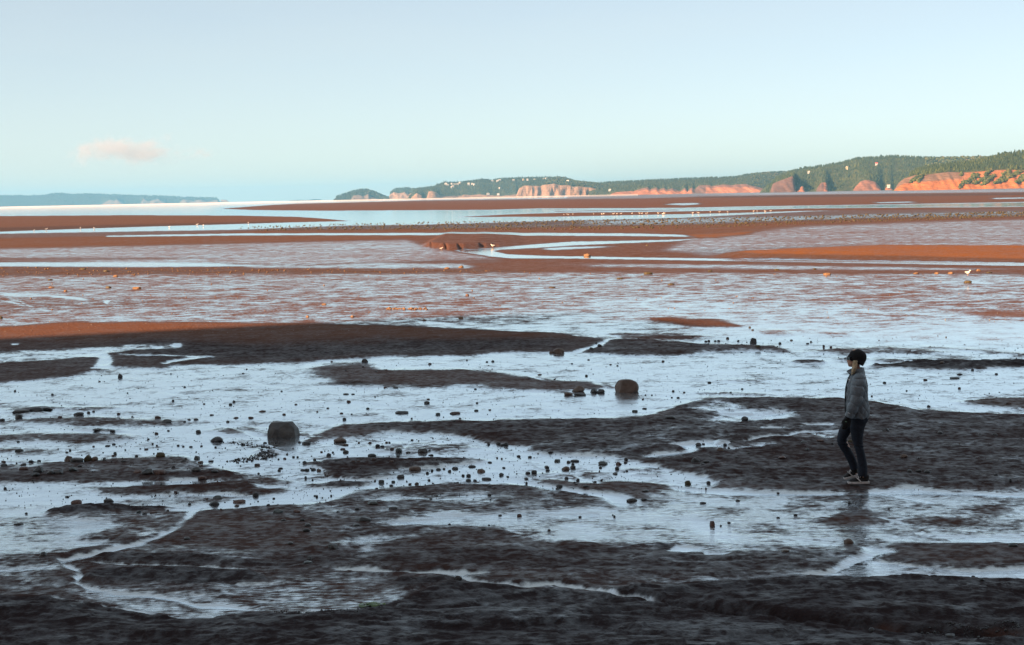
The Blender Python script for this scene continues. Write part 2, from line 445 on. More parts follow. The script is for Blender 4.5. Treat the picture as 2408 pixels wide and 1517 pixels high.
# slabs and soft dark patches of damp mud, left
area([(20, 962), (90, 957), (140, 960), (290, 961), (240, 968), (120, 973), (40, 976)], 16, 2, wet=0.22, rough=0.5)
area([(25, 991), (75, 986), (260, 984), (400, 991), (390, 998), (200, 1000), (60, 998)], 16, 1.8, wet=0.18, rough=0.3)
area([(LE, 1025), (0, 1025), (125, 1022), (225, 1018), (310, 1020), (300, 1034), (175, 1042), (87, 1043), (0, 1041), (LE, 1042)], 18, 2.5, wet=0.15, rough=0.2)
area([(160, 1008), (220, 1006), (300, 1010), (240, 1014)], 10, 1.5, wet=0.2, rough=0.4)
area([(140, 945), (260, 938), (320, 948), (200, 955)], 40, 4, wet=0.6)
area([(480, 1010), (560, 1003), (640, 1005), (720, 1018), (640, 1026), (540, 1020)], 16, 2.0, wet=0.2)
area([(690, 1020), (760, 1022), (850, 1020), (800, 1027), (700, 1027)], 14, 1.5, wet=0.22)
area([(690, 975), (850, 968), (1000, 972), (850, 980)], 50, 2.5, wet=0.55)
area([(1050, 965), (1200, 955), (1450, 962), (1200, 972)], 60, 3.0, wet=0.55)
area([(1680, 893), (1780, 892), (1800, 896), (1700, 897)], 20, 1.2, wet=0.3)
area([(1600, 920), (1800, 925), (1760, 930)], 20, 1.2, wet=0.3)
# dark band across the middle and the ground round the walker
area([(790, 1001), (977, 994), (1203, 989), (1400, 985), (1500, 983), (1553, 987), (1600, 957), (1653, 938), (1805, 937.5), (1980, 940), (2042, 945), (2155, 965), (2305, 976), (2407, 979), (RI, 985), (RI, 1160), (2407, 1153), (2267, 1150), (2155, 1144), (2042, 1147), (1955, 1156), (1805, 1153), (1700, 1140), (1653, 1124), (1628, 1117), (1560, 1100), (1500, 1085), (1460, 1077), (1328, 1073), (1245, 1068), (1240, 1050), (1203, 1044), (1139, 1041), (1102, 1028), (1002, 1014), (902, 1014), (810, 1007)],
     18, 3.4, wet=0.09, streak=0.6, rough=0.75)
area([(1700, 964), (1760, 962), (1860, 975), (1850, 990), (1780, 988), (1700, 972)], 16, 2.2, wet=0.75, streak=0.5)
area([(1610, 958), (1700, 950), (1720, 960), (1640, 972)], 20, 3, wet=0.5)
area([(1640, 990), (1700, 978), (1800, 992), (1700, 998)], 16, 2, wet=0.45)
area([(1790, 1010), (1845, 1008), (1845, 1012), (1795, 1012)], 4, 0.7, wet=1.0, rough=0, streak=0)
area([(1885, 998), (1960, 999), (1960, 1001), (1890, 1001)], 4, 0.6, wet=0.9, rough=0, streak=0)
stroke([(1700, 1046, 0.8), (1760, 1040, 1.2), (1810, 1033, 1.5), (1855, 1028, 1.8), (1880, 1020, 2.0), (1917, 1015, 1.4), (1975, 1012, 1.0)], 4, 0.8, wet=1.0, rough=0.0, streak=0.3)
area([(1830, 1033), (1880, 1024), (1970, 1014), (1975, 1030), (1900, 1036)], 12, 2, wet=0.3, rough=0.2)
area([(1511, 1074), (1540, 1064), (1616, 1058), (1600, 1048), (1535, 1050), (1600, 1042), (1680, 1036), (1690, 1048), (1640, 1052), (1640, 1060), (1590, 1068), (1530, 1078)], 8, 1.4, wet=0.88, streak=0.6, rough=0.1)
area([(1680, 1056), (1800, 1048), (1840, 1052), (1720, 1060)], 12, 1.4, wet=0.55, rough=0.2)
area([(1640, 1040), (1720, 1044), (1700, 1052), (1640, 1050)], 8, 1.4, wet=0.55, rough=0.2)
# middle wet area with stones
area([(600, 1040), (760, 1036), (900, 1016), (1002, 1016), (1100, 1030), (1140, 1043), (1240, 1052), (1245, 1068), (1328, 1073), (1460, 1077), (1560, 1100), (1653, 1124), (1700, 1142), (1640, 1150), (1560, 1150), (1420, 1145), (1300, 1130), (1203, 1145), (1000, 1146), (834, 1160), (760, 1186), (600, 1195), (420, 1195), (450, 1130), (560, 1060)], 10, 2, wet=0.66, streak=0.8, rough=0.05)
area([(850, 1050), (950, 1042), (1100, 1046), (1150, 1055), (1000, 1062), (880, 1060)], 20, 2, wet=0.45, rough=0.4)
area([(714, 1090), (827, 1083), (997, 1080), (1151, 1083), (1064, 1094), (1027, 1102), (934, 1102), (914, 1112), (929, 1123), (852, 1128), (777, 1122), (774, 1110), (730, 1100)], 10, 1.6, wet=0.06, rough=0.8)
area([(719, 1139), (802, 1132), (877, 1137), (827, 1144), (740, 1144)], 8, 1.2, wet=0.06, rough=0.8)
area([(590, 1124), (640, 1122), (682, 1134), (610, 1140)], 14, 2, wet=0.12, rough=0.3)
area([(590, 1146), (680, 1148), (640, 1160), (590, 1160)], 14, 2, wet=0.12, rough=0.3)
area([(1240, 1115), (1330, 1108), (1440, 1116), (1400, 1124), (1300, 1124)], 20, 2.5, wet=0.35)
area([(1440, 1106), (1530, 1102), (1560, 1106), (1500, 1110)], 12, 1.5, wet=0.2)
area([(1480, 1115), (1560, 1115), (1555, 1119), (1500, 1118)], 6, 1.0, wet=0.15)
area([(560, 1040), (640, 1044), (660, 1062), (600, 1078), (560, 1080), (610, 1066), (590, 1050)], 8, 1.6, wet=0.35, rough=0.8)
# left stone field
area([(LE, 1085), (75, 1087), (150, 1085), (250, 1080), (425, 1074), (480, 1086), (530, 1104), (585, 1121), (500, 1125), (250, 1131), (0, 1135), (LE, 1140)], 14, 2.2, wet=0.14, streak=0.4, rough=0.4)
area([(LE, 1060), (60, 1058), (120, 1064), (40, 1070), (LE, 1072)], 16, 2.5, wet=0.3)
area([(LE, 1080), (70, 1082), (90, 1098), (20, 1104), (LE, 1104)], 16, 2.5, wet=0.5)
area([(0, 1113), (250, 1112), (520, 1110), (575, 1121), (500, 1125), (250, 1130), (0, 1134)], 14, 1.8, wet=0.05, rough=0.7)
area([(LE, 1155), (0, 1150), (125, 1137), (250, 1135), (500, 1125), (490, 1135), (250, 1145), (190, 1157), (300, 1170), (260, 1185), (140, 1190), (0, 1195), (LE, 1195)], 12, 1.6, wet=0.75, streak=0.6, rough=0.05)
area([(200, 1151), (275, 1145), (450, 1137), (602, 1127), (610, 1160), (450, 1164), (250, 1164)], 12, 1.8, wet=0.08, rough=0.6)
area([(420, 1157), (520, 1159), (610, 1160), (760, 1150), (830, 1150), (800, 1175), (700, 1188), (600, 1194), (480, 1200), (380, 1202), (430, 1180)], 14, 2.2, wet=0.78, streak=0.5, rough=0.0)
area([(430, 1162), (560, 1166), (520, 1180), (400, 1190), (300, 1185), (340, 1172)], 20, 2.5, wet=0.40, ripple=0.6)
# --- lower part
area([(LE, 1195), (0, 1200), (400, 1203), (602, 1194), (752, 1187), (834, 1160), (902, 1147), (1203, 1146), (1300, 1150), (1400, 1172), (1480, 1190), (1600, 1150), (1805, 1154), (1955, 1157), (2155, 1147), (2407, 1154), (RI, 1160), (RI, 1530), (LE, 1530)], 14, 2.0, wet=0.15, streak=0.5, rough=0.45, ripple=0.5)
area([(834, 1153), (1203, 1148), (1260, 1156), (1100, 1162), (880, 1164)], 16, 2, wet=0.06)
area([(870, 1178), (980, 1168), (1200, 1170), (1050, 1180)], 40, 3, wet=0.42)
area([(1353, 1146), (1400, 1134), (1500, 1134), (1570, 1144), (1620, 1154), (1500, 1162), (1400, 1160)], 16, 2.2, wet=0.1, rough=0.2)
# wet stream from the middle to the right
area([(1203, 1122), (1260, 1136), (1353, 1152), (1420, 1160), (1470, 1167), (1500, 1182), (1540, 1196), (1600, 1208), (1500, 1210), (1440, 1190), (1410, 1174), (1353, 1163), (1253, 1146), (1190, 1138)], 10, 1.8, wet=0.92, streak=0.3, rough=0)
area([(1560, 1146), (1650, 1150), (1805, 1158), (1955, 1160), (2042, 1152), (2155, 1146), (2160, 1152), (2267, 1154), (2407, 1160), (RI, 1165), (RI, 1285), (2407, 1281), (2100, 1276), (2060, 1284), (1860, 1280), (1660, 1279), (1569, 1277), (1469, 1279), (1369, 1273), (1219, 1273), (1203, 1240), (903, 1238), (930, 1228), (1203, 1215), (1400, 1205), (1500, 1190), (1560, 1170)], 20, 3, wet=0.50, streak=0.8, ripple=1.0, rough=0.1)
area([(1560, 1146), (1650, 1150), (1805, 1158), (1955, 1160), (2042, 1154), (2155, 1146), (2160, 1150), (2267, 1157), (2407, 1162), (2407, 1168), (2100, 1163), (1900, 1166), (1700, 1163), (1600, 1158)], 10, 1.2, wet=0.92, ripple=0.2, rough=0.05)
stroke([(2050, 1160, 1.2), (2100, 1166, 2.2), (2150, 1176, 2.5), (2200, 1184, 1.6)], 6, 1.2, wet=0.95, ripple=0.1)
stroke([(2260, 1154, 1.2), (2330, 1160, 2.0), (2407, 1168, 2.5), (2600, 1175, 2.5)], 6, 1.2, wet=0.95, ripple=0.1)
area([(1050, 1210), (1203, 1205), (1400, 1195), (1520, 1205), (1620, 1222), (1700, 1240), (1760, 1268), (1700, 1277), (1640, 1262), (1560, 1240), (1450, 1222), (1300, 1220), (1203, 1232), (1000, 1236), (920, 1234)], 24, 3, wet=0.68, ripple=0.6)
area([(1600, 1165), (1700, 1172), (1760, 1185), (1680, 1190), (1610, 1180)], 20, 3, wet=0.75, ripple=0.5)
area([(1620, 1205), (1680, 1225), (1740, 1262), (1690, 1270), (1640, 1245), (1600, 1222)], 14, 3, wet=0.9, ripple=0.2)
area([(1320, 1225), (1420, 1238), (1440, 1262), (1340, 1262)], 20, 3, wet=0.8, ripple=0.4)
area([(1800, 1175), (1930, 1180), (2000, 1196), (1900, 1200), (1800, 1190)], 26, 3, wet=0.65, ripple=0.6)
area([(1930, 1222), (2100, 1215), (2330, 1222), (2200, 1236), (1980, 1238)], 30, 4, wet=0.22, ripple=0.4)
area([(2200, 1195), (2407, 1190), (2407, 1215), (2250, 1215)], 40, 4, wet=0.25, ripple=0.5)
area([(2060, 1258), (2180, 1254), (2260, 1262), (2407, 1264), (RI, 1264), (RI, 1282), (2407, 1280), (2250, 1279), (2100, 1272)], 16, 2.2, wet=0.80, ripple=0.5)
area([(1820, 1258), (1970, 1262), (2040, 1272), (1960, 1279), (1850, 1276)], 16, 2.2, wet=0.62, ripple=0.5)
area([(1565, 1297), (1588, 1280), (1605, 1281), (1662, 1286), (1640, 1297), (1605, 1299)], 3, 0.8, wet=1.0, ripple=0, streak=0, rough=0)
area([(1540, 1276), (1590, 1281), (1570, 1296), (1530, 1294)], 8, 1.5, wet=0.1, rough=1.0)
area([(LE, 1281), (803, 1281), (853, 1263), (919, 1261), (1000, 1262), (920, 1275), (800, 1286)], 14, 2.5, wet=0.58)
area([(1660, 1270), (1780, 1285), (1900, 1290), (1860, 1297), (1700, 1300), (1640, 1300)], 16, 2, wet=0.3, ripple=0.8)
# dark lower right
area([(1605, 1300), (1900, 1292), (2022, 1300), (1959, 1338), (1872, 1352), (1700, 1362), (1203, 1340), (1000, 1338), (803, 1338), (640, 1340), (640, 1320), (900, 1300), (1203, 1284), (1500, 1286)], 20, 3, wet=0.10, rough=0.75, streak=0.55, ripple=0.15)
area([(2105, 1291), (2250, 1286), (2407, 1290), (RI, 1290), (RI, 1330), (2407, 1329), (2250, 1330), (2150, 1318)], 14, 2.5, wet=0.05, rough=0.4, ripple=0)
area([(1872, 1354), (1959, 1338), (2022, 1309), (2040, 1296), (2030, 1282), (2055, 1279), (2112, 1291), (2070, 1303), (2062, 1314), (2139, 1329), (2272, 1339), (2407, 1336), (RI, 1336), (RI, 1366), (2407, 1366), (2272, 1363), (2105, 1358)], 8, 1.4, wet=0.80, ripple=0.4, streak=0.5, rough=0)
area([(2120, 1332), (2220, 1334), (2260, 1345), (2160, 1352), (2090, 1344)], 16, 2.5, wet=0.42, ripple=0.5)
area([(1660, 1300), (1690, 1298), (1720, 1302), (1690, 1306), (1650, 1306)], 4, 0.8, wet=0.8)
# bottom field
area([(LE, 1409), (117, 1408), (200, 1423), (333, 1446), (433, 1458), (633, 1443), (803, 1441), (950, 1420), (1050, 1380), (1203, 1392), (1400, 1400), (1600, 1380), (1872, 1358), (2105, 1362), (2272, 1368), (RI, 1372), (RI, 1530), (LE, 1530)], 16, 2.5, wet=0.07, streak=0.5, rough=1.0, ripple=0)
stroke([(790, 1342, 1.5), (886, 1347, 2.2), (969, 1350, 2.0), (1019, 1347, 4.0), (1060, 1351, 7.0), (1100, 1354, 6.0), (1145, 1354, 1.5)], 6, 1.0, wet=0.95, ripple=0, rough=0, streak=0.3)
stroke([(1060, 1356, 4.0), (1103, 1369, 3.0), (1169, 1379, 2.6), (1236, 1386, 2.6), (1303, 1378, 3.4), (1353, 1383, 3.2), (1403, 1393, 2.4), (1453, 1406, 2.2), (1509, 1413, 2.4), (1560, 1424, 1.0)], 5, 1.0, wet=0.92, ripple=0, rough=0.1, streak=0.4)
area([(2039, 1477), (2070, 1476), (2119, 1484), (2100, 1487), (2050, 1482)], 10, 1.0, wet=0.5, rough=0.0)
area([(2300, 1490), (2407, 1494), (RI, 1500), (RI, 1520), (2407, 1515), (2340, 1502)], 10, 2.0, wet=0.7, streak=0.8, rough=0.4)
area([(2180, 1488), (2300, 1490), (2407, 1482), (2407, 1496), (2250, 1500)], 12, 2.0, wet=0.35, streak=0.8)
# lower left: stream, ripples, mounds
area([(LE, 1195), (0, 1198), (120, 1188), (190, 1196), (97, 1210), (200, 1225), (330, 1226), (360, 1236), (240, 1250), (180, 1262), (200, 1280), (180, 1300), (0, 1300), (LE, 1300)], 16, 2.5, wet=0.62, ripple=1.0, streak=0.8, rough=0.05)
area([(0, 1200), (100, 1192), (150, 1195), (97, 1212), (40, 1216), (0, 1216)], 10, 2, wet=0.85, ripple=0.3)
area([(97, 1210), (150, 1192), (250, 1190), (400, 1191), (370, 1199), (310, 1204), (225, 1208), (180, 1213)], 8, 1.4, wet=0.03, rough=1.0, ripple=0)
area([(270, 1208), (420, 1202), (410, 1235), (330, 1262), (250, 1262), (230, 1245), (300, 1236)], 16, 2.5, wet=0.25, ripple=0.6, rough=0.1)
stroke([(250, 1238, 1.5), (190, 1244, 3), (165, 1256, 6), (175, 1268, 5), (195, 1279, 4), (230, 1274, 3), (260, 1270, 2)], 8, 1.8, wet=0.88, ripple=0.3)
area([(180, 1290), (250, 1282), (290, 1285), (280, 1292), (200, 1304), (165, 1305)], 8, 1.4, wet=0.05, rough=0.6, ripple=0.2)
stroke([(465, 1190, 6), (455, 1199, 5), (443, 1214, 4.5), (417, 1236, 4.5), (395, 1250, 5), (372, 1264, 6), (333, 1278, 5), (283, 1289, 4), (240, 1302, 4), (183, 1313, 5.5), (140, 1320, 6), (150, 1330, 6), (185, 1342, 6), (198, 1352, 5), (175, 1366, 5), (200, 1382, 5), (262, 1398, 4)], 6, 1.6, wet=0.95, ripple=0.15, rough=0.05, streak=0.4)
area([(440, 1215), (390, 1255), (340, 1280), (640, 1300), (800, 1280), (800, 1240), (640, 1215), (520, 1205)], 20, 3, wet=0.10, ripple=0.6, rough=0.25)
area([(LE, 1303), (0, 1303), (90, 1306), (125, 1322), (160, 1345), (90, 1356), (0, 1358), (LE, 1358)], 14, 2, wet=0.30, ripple=1.0, streak=0.5)
area([(0, 1330), (110, 1330), (125, 1336), (0, 1346)], 14, 1.5, wet=0.62, ripple=0.8)
area([(240, 1308), (420, 1312), (640, 1324), (640, 1334), (430, 1334), (240, 1325), (220, 1318)], 10, 1.8, wet=0.04, rough=0.9, ripple=0)
stroke([(200, 1322, 1.2), (300, 1331, 1.0), (460, 1335, 1.2), (560, 1339, 0.8), (660, 1340, 0.8)], 8, 0.8, wet=0.75, rough=0.1)
area([(215, 1343), (330, 1340), (460, 1338), (560, 1345), (640, 1368), (560, 1386), (420, 1376), (250, 1372), (200, 1366)], 8, 1.8, wet=0.04, rough=1.0, ripple=0)
area([(0, 1362), (150, 1358), (170, 1378), (210, 1400), (330, 1440), (200, 1420), (110, 1405), (0, 1405)], 12, 2, wet=0.25, ripple=0.8)
area([(140, 1384), (260, 1392), (350, 1392), (470, 1400), (560, 1414), (620, 1428), (540, 1446), (440, 1455), (340, 1440), (250, 1420), (170, 1400)], 12, 2.2, wet=0.48, ripple=1.0, streak=0.7, rough=0.05)
stroke([(262, 1398, 3), (350, 1401, 5), (417, 1410, 4), (470, 1424, 5), (530, 1424, 6), (570, 1427, 4), (610, 1436, 2)], 8, 1.4, wet=0.92, ripple=0.2)
stroke([(120, 1409, 1.2), (200, 1421, 1.5), (333, 1443, 2.5), (433, 1456, 2.0), (500, 1452, 2.0)], 6, 1.0, wet=0.75, ripple=0.1)
area([(520, 1378), (700, 1374), (803, 1370), (900, 1376), (940, 1400), (900, 1420), (803, 1438), (680, 1440), (600, 1425), (540, 1405)], 16, 2.5, wet=0.24, ripple=1.0, streak=0.5, rough=0.1)
area([(600, 1408), (690, 1408), (660, 1414), (610, 1414)], 10, 1.2, wet=0.65, ripple=0.8)
area([(640, 1440), (803, 1434), (880, 1432), (860, 1440), (740, 1443)], 12, 1.2, wet=0.6, streak=0.9)
area([(930, 1366), (1010, 1362), (1080, 1374), (1000, 1392), (930, 1392)], 12, 1.8, wet=0.05, rough=1.0, ripple=0)
PAINT = {n: c for n, c in CH.items()}


def samp(n, u, v):
    c = PAINT[n]
    a = np.clip((u - U0) / DU - 0.5, 0, NU - 1.001); b = np.clip(v - V0 - 0.5, 0, NV - 1.001)
    i = a.astype(int); j = b.astype(int); fx = a - i; fy = b - j
    return (c[j, i] * (1 - fx) + c[j, i + 1] * fx) * (1 - fy) + (c[j + 1, i] * (1 - fx) + c[j + 1, i + 1] * fx) * fy


# cut bank of the creek: foot and crest lines on the ground
def gl(pts, z=0.0):
    g = np.array([ground(u, v, z) for u, v in pts])
    return g


BANK_H = 0.36
_foot = gl([(985, 579.5), (1016, 584), (1055, 588.5), (1079, 588), (1120, 585), (1158, 582.5), (1226, 577)])
CRACK = np.array([ground(u, v)[:2] for u, v in [(1060, 1352), (1103, 1368), (1169, 1378), (1236, 1385), (1303, 1377), (1353, 1382), (1403, 1392), (1453, 1404), (1509, 1412), (1605, 1431), (1700, 1440), (1805, 1448), (1939, 1465), (2039, 1475), (2122, 1485), (2240, 1492), (2339, 1499), (2450, 1508)]])
CRACK_U = np.array([1060, 1103, 1169, 1236, 1303, 1353, 1403, 1453, 1509, 1605, 1700, 1805, 1939, 2039, 2122, 2240, 2339, 2450.])


def fields(x, y):
    """height and surface fields of the flat at ground points"""
    z0 = np.zeros_like(x)
    u, v = project(x, y, z0)
    front = y > 1.0
    u = np.where(front, u, CX); v = np.where(front, np.clip(v, V0, V1 + 400), V1 + 400)
    D = np.hypot(x, y)
    # ragged outlines: world-space wobble grows with distance, like the real channels
    k = 9.0 * np.sqrt(np.clip(D, 10, 400) / 20)
    su = u + fbm(x / 1.6, y / 2.5, 4, 3) * k * 1.6 + fbm(x / 0.35, y / 0.6, 2, 5) * 6 * (D < 60)
    pv = CAM_H * F / np.maximum(D, 5) ** 2        # pixels per metre of depth
    sv = v + fbm(x / 1.3, y / 2.0, 4, 11) * np.clip(pv * 1.3, 0.5, 14)
    far = sstep(90, 60, D)
    su = u + (su - u) * (0.15 + 0.85 * far); sv = v + (sv - v) * (0.08 + 0.92 * far)
    f = {n: samp(n, su, sv) for n in PAINT}
    near = sstep(75, 30, D)
    # thin rivulets draining the damp ground
    rv = np.abs(fbm(x / 2.2 + 0.25 * y, y / 4.2, 3, 131)); rv2 = np.abs(fbm(x / 0.9 - 0.2 * y, y / 1.8, 3, 137))
    riv = np.maximum(sstep(0.035, 0.008, rv), 0.7 * sstep(0.030, 0.006, rv2))
    f['wet'] = f['wet'] + near * riv * 0.34 * sstep(0.085, 0.20, f['wet']) * sstep(0.75, 0.40, f['wet']) * (1 - 0.8 * np.clip(f['ripple'], 0, 1))
    # relief
    wet, rough = f['wet'], f['rough']
    z = near * 0.035 * (0.5 - np.clip(wet, 0, 1))
    lump = fbm(x / 0.9, y / 0.55, 4, 21)
    ridge = 0.5 - np.abs(fbm(x / 1.9, y / 0.8, 3, 31)) * 2.6
    ledge = fbm(x / 1.4, y / 0.45, 4, 81)
    z += near * rough * (0.030 * lump + 0.020 * np.clip(ridge, 0, 1) + 0.030 * fbm(x / 0.34, y / 0.20, 3, 41) + 0.018 * sstep(-0.02, 0.015, ledge) + 0.014 * sstep(0.06, 0.085, ledge) + 0.016 * sstep(-0.01, 0.02, fbm(x / 0.7, y / 0.30, 3, 83)))
    z += near * (0.2 + rough) * (1 - np.clip(wet, 0, 1)) * 0.016 * fbm(x / 0.16, y / 0.10, 2, 43)
    z += near * (1 - wet) * 0.012 * fbm(x / 0.35, y / 0.3, 3, 47)
    z += near * 0.05 * fbm(x / 6.0, y / 4.0, 3, 51) * sstep(0.6, 0.1, wet) * (0.35 + rough)
    # crack along the bottom right with an overhanging near lip
    yc = np.interp(x, CRACK[:, 0], CRACK[:, 1])
    dd = y - yc - 0.10 * fbm(x / 0.5, y * 0, 3, 61)
    on = sstep(1040, 1150, u) * sstep(2480, 2380, u) * (y > 5) * (y < 22)
    amp = 0.012 + 0.012 * sstep(1500, 1750, u)
    z += on * amp * (sstep(0.0, 0.10, dd) * sstep(0.8, 0.12, dd) - 0.55 * sstep(0.30, 0.02, np.abs(dd + 0.10)))
    slot = sstep(1480, 1640, u) * sstep(2480, 2380, u) * (y > 5) * (y < 22)
    z -= slot * 0.07 * sstep(0.10, 0.03, np.abs(dd + 0.06))
    # foreground hummock, bottom left
    h1 = sstep(0, 60, v - np.interp(u, [-640, 117, 200, 333, 433, 633, 803, 1000, 3048], [1409, 1409, 1424, 1447, 1459, 1446, 1446, 1470, 1520]))
    z += near * 0.06 * h1 * (y > 5)
    # creek cut bank
    bx = np.interp(x, _foot[:, 0], _foot[:, 1])
    gul = 2.6 * np.clip(0.10 - np.abs(fbm((x + 0.12 * (y - bx)) / 1.3, 0 * y, 2, 71)), 0, 1) * 8 + 0.5 * fbm(x / 0.35, 0 * y, 2, 73)
    ends = sstep(_foot[0, 0] - 0.2, _foot[0, 0] + 1.1, x) * (0.35 * sstep(_foot[-1, 0] + 0.5, _foot[-1, 0] - 1.2, x) + 0.65 * sstep(_foot[-1, 0] - 0.8, _foot[-1, 0] - 3.8, x))
    t = y - bx - np.clip(gul, 0, 1.5) * sstep(0.3, 1.5, y - bx)
    z += BANK_H * ends * sstep(0.0, 2.4, t) * sstep(70, 8, t)
    bank = ends * sstep(-0.2, 0.4, t) * sstep(5.5, 3.2, t)
    f['wet'] = f['wet'] * (1 - bank * 0.98); f['open'] = f['open'] * (bank < 0.3)
    f['streak'] = f['streak'] * (1 - bank); f['pink'] = f['pink'] * (1 - bank)
    # sunlit slope north of the lower reach
    a = samp('gravel', u, v) * (v > 585) * (v < 625) * (u > 1640)
    z += 0.5 * a * sstep(625, 590, v) * (D > 60) * (D < 200)
    f['z'] = z
    f['clay'] = bank
    f['wet'] = f['wet'] * (1 - slot * sstep(0.5, 0.2, np.abs(dd)))
    return f


# polar sheet: fine inside the view, coarse all the way round behind the camera
half = math.atan(CX / F)
ang = np.concatenate([-np.geomspace(math.pi, half * 1.22, 46)[:-1], np.linspace(-half * 1.22, half * 1.22, 1120), np.geomspace(half * 1.22, math.pi, 46)[1:]])
dyp = np.concatenate([np.geomspace(9000, 1180, 24)[:-1], np.linspace(1180, 320, 430)[:-1], np.linspace(320, 60, 170)[:-1], np.linspace(60, 4, 90)[:-1], np.geomspace(4, 0.76, 14)])
rad = CAM_H * F / dyp
A, Rr = np.meshgrid(ang, rad)
GX = (np.sin(A) * Rr).ravel(); GY = (np.cos(A) * Rr).ravel()
fl = fields(GX, GY)
GZ = fl['z']
nr, nc = len(rad), len(ang)
idx = np.arange(nr * nc).reshape(nr, nc)
quads = np.stack([idx[:-1, :-1], idx[:-1, 1:], idx[1:, 1:], idx[1:, :-1]], -1).reshape(-1, 4)
op = fl['open'].reshape(nr, nc)
qo = ((op[:-1, :-1] + op[:-1, 1:] + op[1:, 1:] + op[1:, :-1]) / 4 > 0.5).ravel()
V3 = np.stack([GX, GY, GZ], -1)
V3 = np.vstack([V3, [[0, 0, 0]]])
fan = np.stack([idx[0, :-1], idx[0, 1:], np.full(nc - 1, len(V3) - 1)], -1)
ATT = {n: np.append(fl[n], 0.1) for n in ('wet', 'streak', 'gravel', 'rough', 'ripple', 'pink', 'clay')}


def mud_material():
    k = NT('wet_mud')
    pos = k.n('ShaderNodeNewGeometry').outputs['Position']
    wet, streak, grav, rough, ripple, pink = (k.attr(n) for n in ('wet', 'streak', 'gravel', 'rough', 'ripple', 'pink'))
    n_big = k.noise(pos, 0.35, 3, 0.5)
    n_mid = k.noise(pos, 1.5, 5, 0.56)
    n_fine = k.noise(pos, 8.5, 4, 0.6)
    n_grit = k.noise(pos, 45.0, 2, 0.6)
    # ripple marks running across the view
    mp = k.n('ShaderNodeMapping', {0: pos, 'Scale': (0.30, 1.0, 1.0)}).outputs[0]
    wv = k.n('ShaderNodeTexWave', {'Vector': mp, 'Scale': 4.2, 'Distortion': 16.0, 'Detail': 3.0, 'Detail Scale': 1.5, 'Detail Roughness': 0.6}, wave_type='BANDS', bands_direction='Y', wave_profile='SIN').outputs[1]
    # local water level
    a = k.math('MULTIPLY', k.math('SUBTRACT', n_mid, 0.5), k.math('MULTIPLY_ADD', streak, 1.5, 0.6))
    b = k.math('MULTIPLY', k.math('SUBTRACT', n_fine, 0.5), k.math('MULTIPLY_ADD', streak, 0.8, 0.5))
    c = k.math('MULTIPLY', k.math('SUBTRACT', wv, 0.55), k.math('MULTIPLY', k.math('MULTIPLY', ripple, k.smooth(n_big, 0.35, 0.6)), -0.42))
    ab = k.math('MULTIPLY', k.math('ADD', a, b), k.math('MULTIPLY', k.smooth(wet, 0.84, 1.0, 1.0, 0.12), k.smooth(wet, 0.0, 0.35, 0.55, 1.0)))
    w = k.math('ADD', k.math('ADD', wet, ab), c)
    w = k.math('ADD', w, k.math('MULTIPLY', k.math('SUBTRACT', n_big, 0.5), k.math('MULTIPLY_ADD', streak, 0.7, 0.15)))
    n_huge = k.noise(pos, 0.055, 3, 0.5)
    w = k.math('ADD', w, k.math('MULTIPLY', k.math('SUBTRACT', n_huge, 0.5), k.math('MULTIPLY', streak, 0.55)))
    film = k.smooth(w, 0.20, 0.68)
    n_str = k.noise(pos, 2.3, 4, 0.55)
    pw = k.math('ADD', wet, k.math('MULTIPLY', k.math('SUBTRACT', n_str, 0.5), k.math('MULTIPLY_ADD', streak, 2.2, 0.7)))
    pw = k.math('ADD', pw, k.math('MULTIPLY', k.math('SUBTRACT', n_mid, 0.5), 0.35))
    pw = k.math('ADD', pw, k.math('MULTIPLY', k.math('SUBTRACT', n_huge, 0.5), k.math('MULTIPLY', streak, 0.45)))
    pool = k.smooth(k.math('ADD', pw, c), 0.80, 0.87)
    soft = k.math('MULTIPLY', pink, 0.55)
    film = k.math('MAXIMUM', film, k.math('MULTIPLY', pool, k.math('MULTIPLY_ADD', pink, -0.25, 1.0)))
    film = k.math('ADD', k.math('MULTIPLY', film, k.math('SUBTRACT', 1.0, soft)), k.math('MULTIPLY', k.smooth(w, 0.02, 1.0), soft))
    damp = k.smooth(w, -0.25, 0.35)
    # colour
    mud = k.mix(k.smooth(n_mid, 0.3, 0.7), (0.082, 0.043, 0.033), (0.118, 0.060, 0.042))
    mud = k.mix(k.math('MULTIPLY', k.smooth(n_fine, 0.52, 0.72), 0.35), mud, (0.058, 0.036, 0.030))
    gr = k.mix(k.smooth(n_fine, 0.35, 0.65), (0.125, 0.062, 0.028), (0.080, 0.042, 0.025))
    mud = k.mix(k.math('MULTIPLY', grav, 0.85), mud, gr)
    mud = k.mix(k.smooth(wet, -0.02, -0.14), mud, (0.150, 0.070, 0.042))  # dry ground paler, boosted to brighten the strip in the sun
    mud = k.mix(k.smooth(grav, 0.75, 1.0), mud, (0.21, 0.082, 0.022))  # strongest orange stands in for sun on the tilted creek slope
    mud = k.mix(k.attr('clay'), mud, (0.105, 0.045, 0.026))
    mud = k.mix(k.math('MULTIPLY', pink, 0.55), mud, (0.130, 0.068, 0.056))
    mud = k.mix(k.math('MULTIPLY', k.math('MULTIPLY', damp, k.math('MULTIPLY_ADD', pink, -0.75, 1.0)), 0.78), mud, (0.040, 0.031, 0.034))  # damp mud greyed to cool the shade; pink keeps the sunlit flat red
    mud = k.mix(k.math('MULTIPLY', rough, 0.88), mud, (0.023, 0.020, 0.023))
    # relief
    h = k.math('ADD', k.math('MULTIPLY', n_fine, 0.06), k.math('MULTIPLY', n_grit, 0.006))
    h = k.math('ADD', h, k.math('MULTIPLY', n_mid, k.math('MULTIPLY', rough, 0.16)))
    h = k.math('ADD', h, k.math('MULTIPLY', wv, k.math('MULTIPLY', ripple, 0.012)))
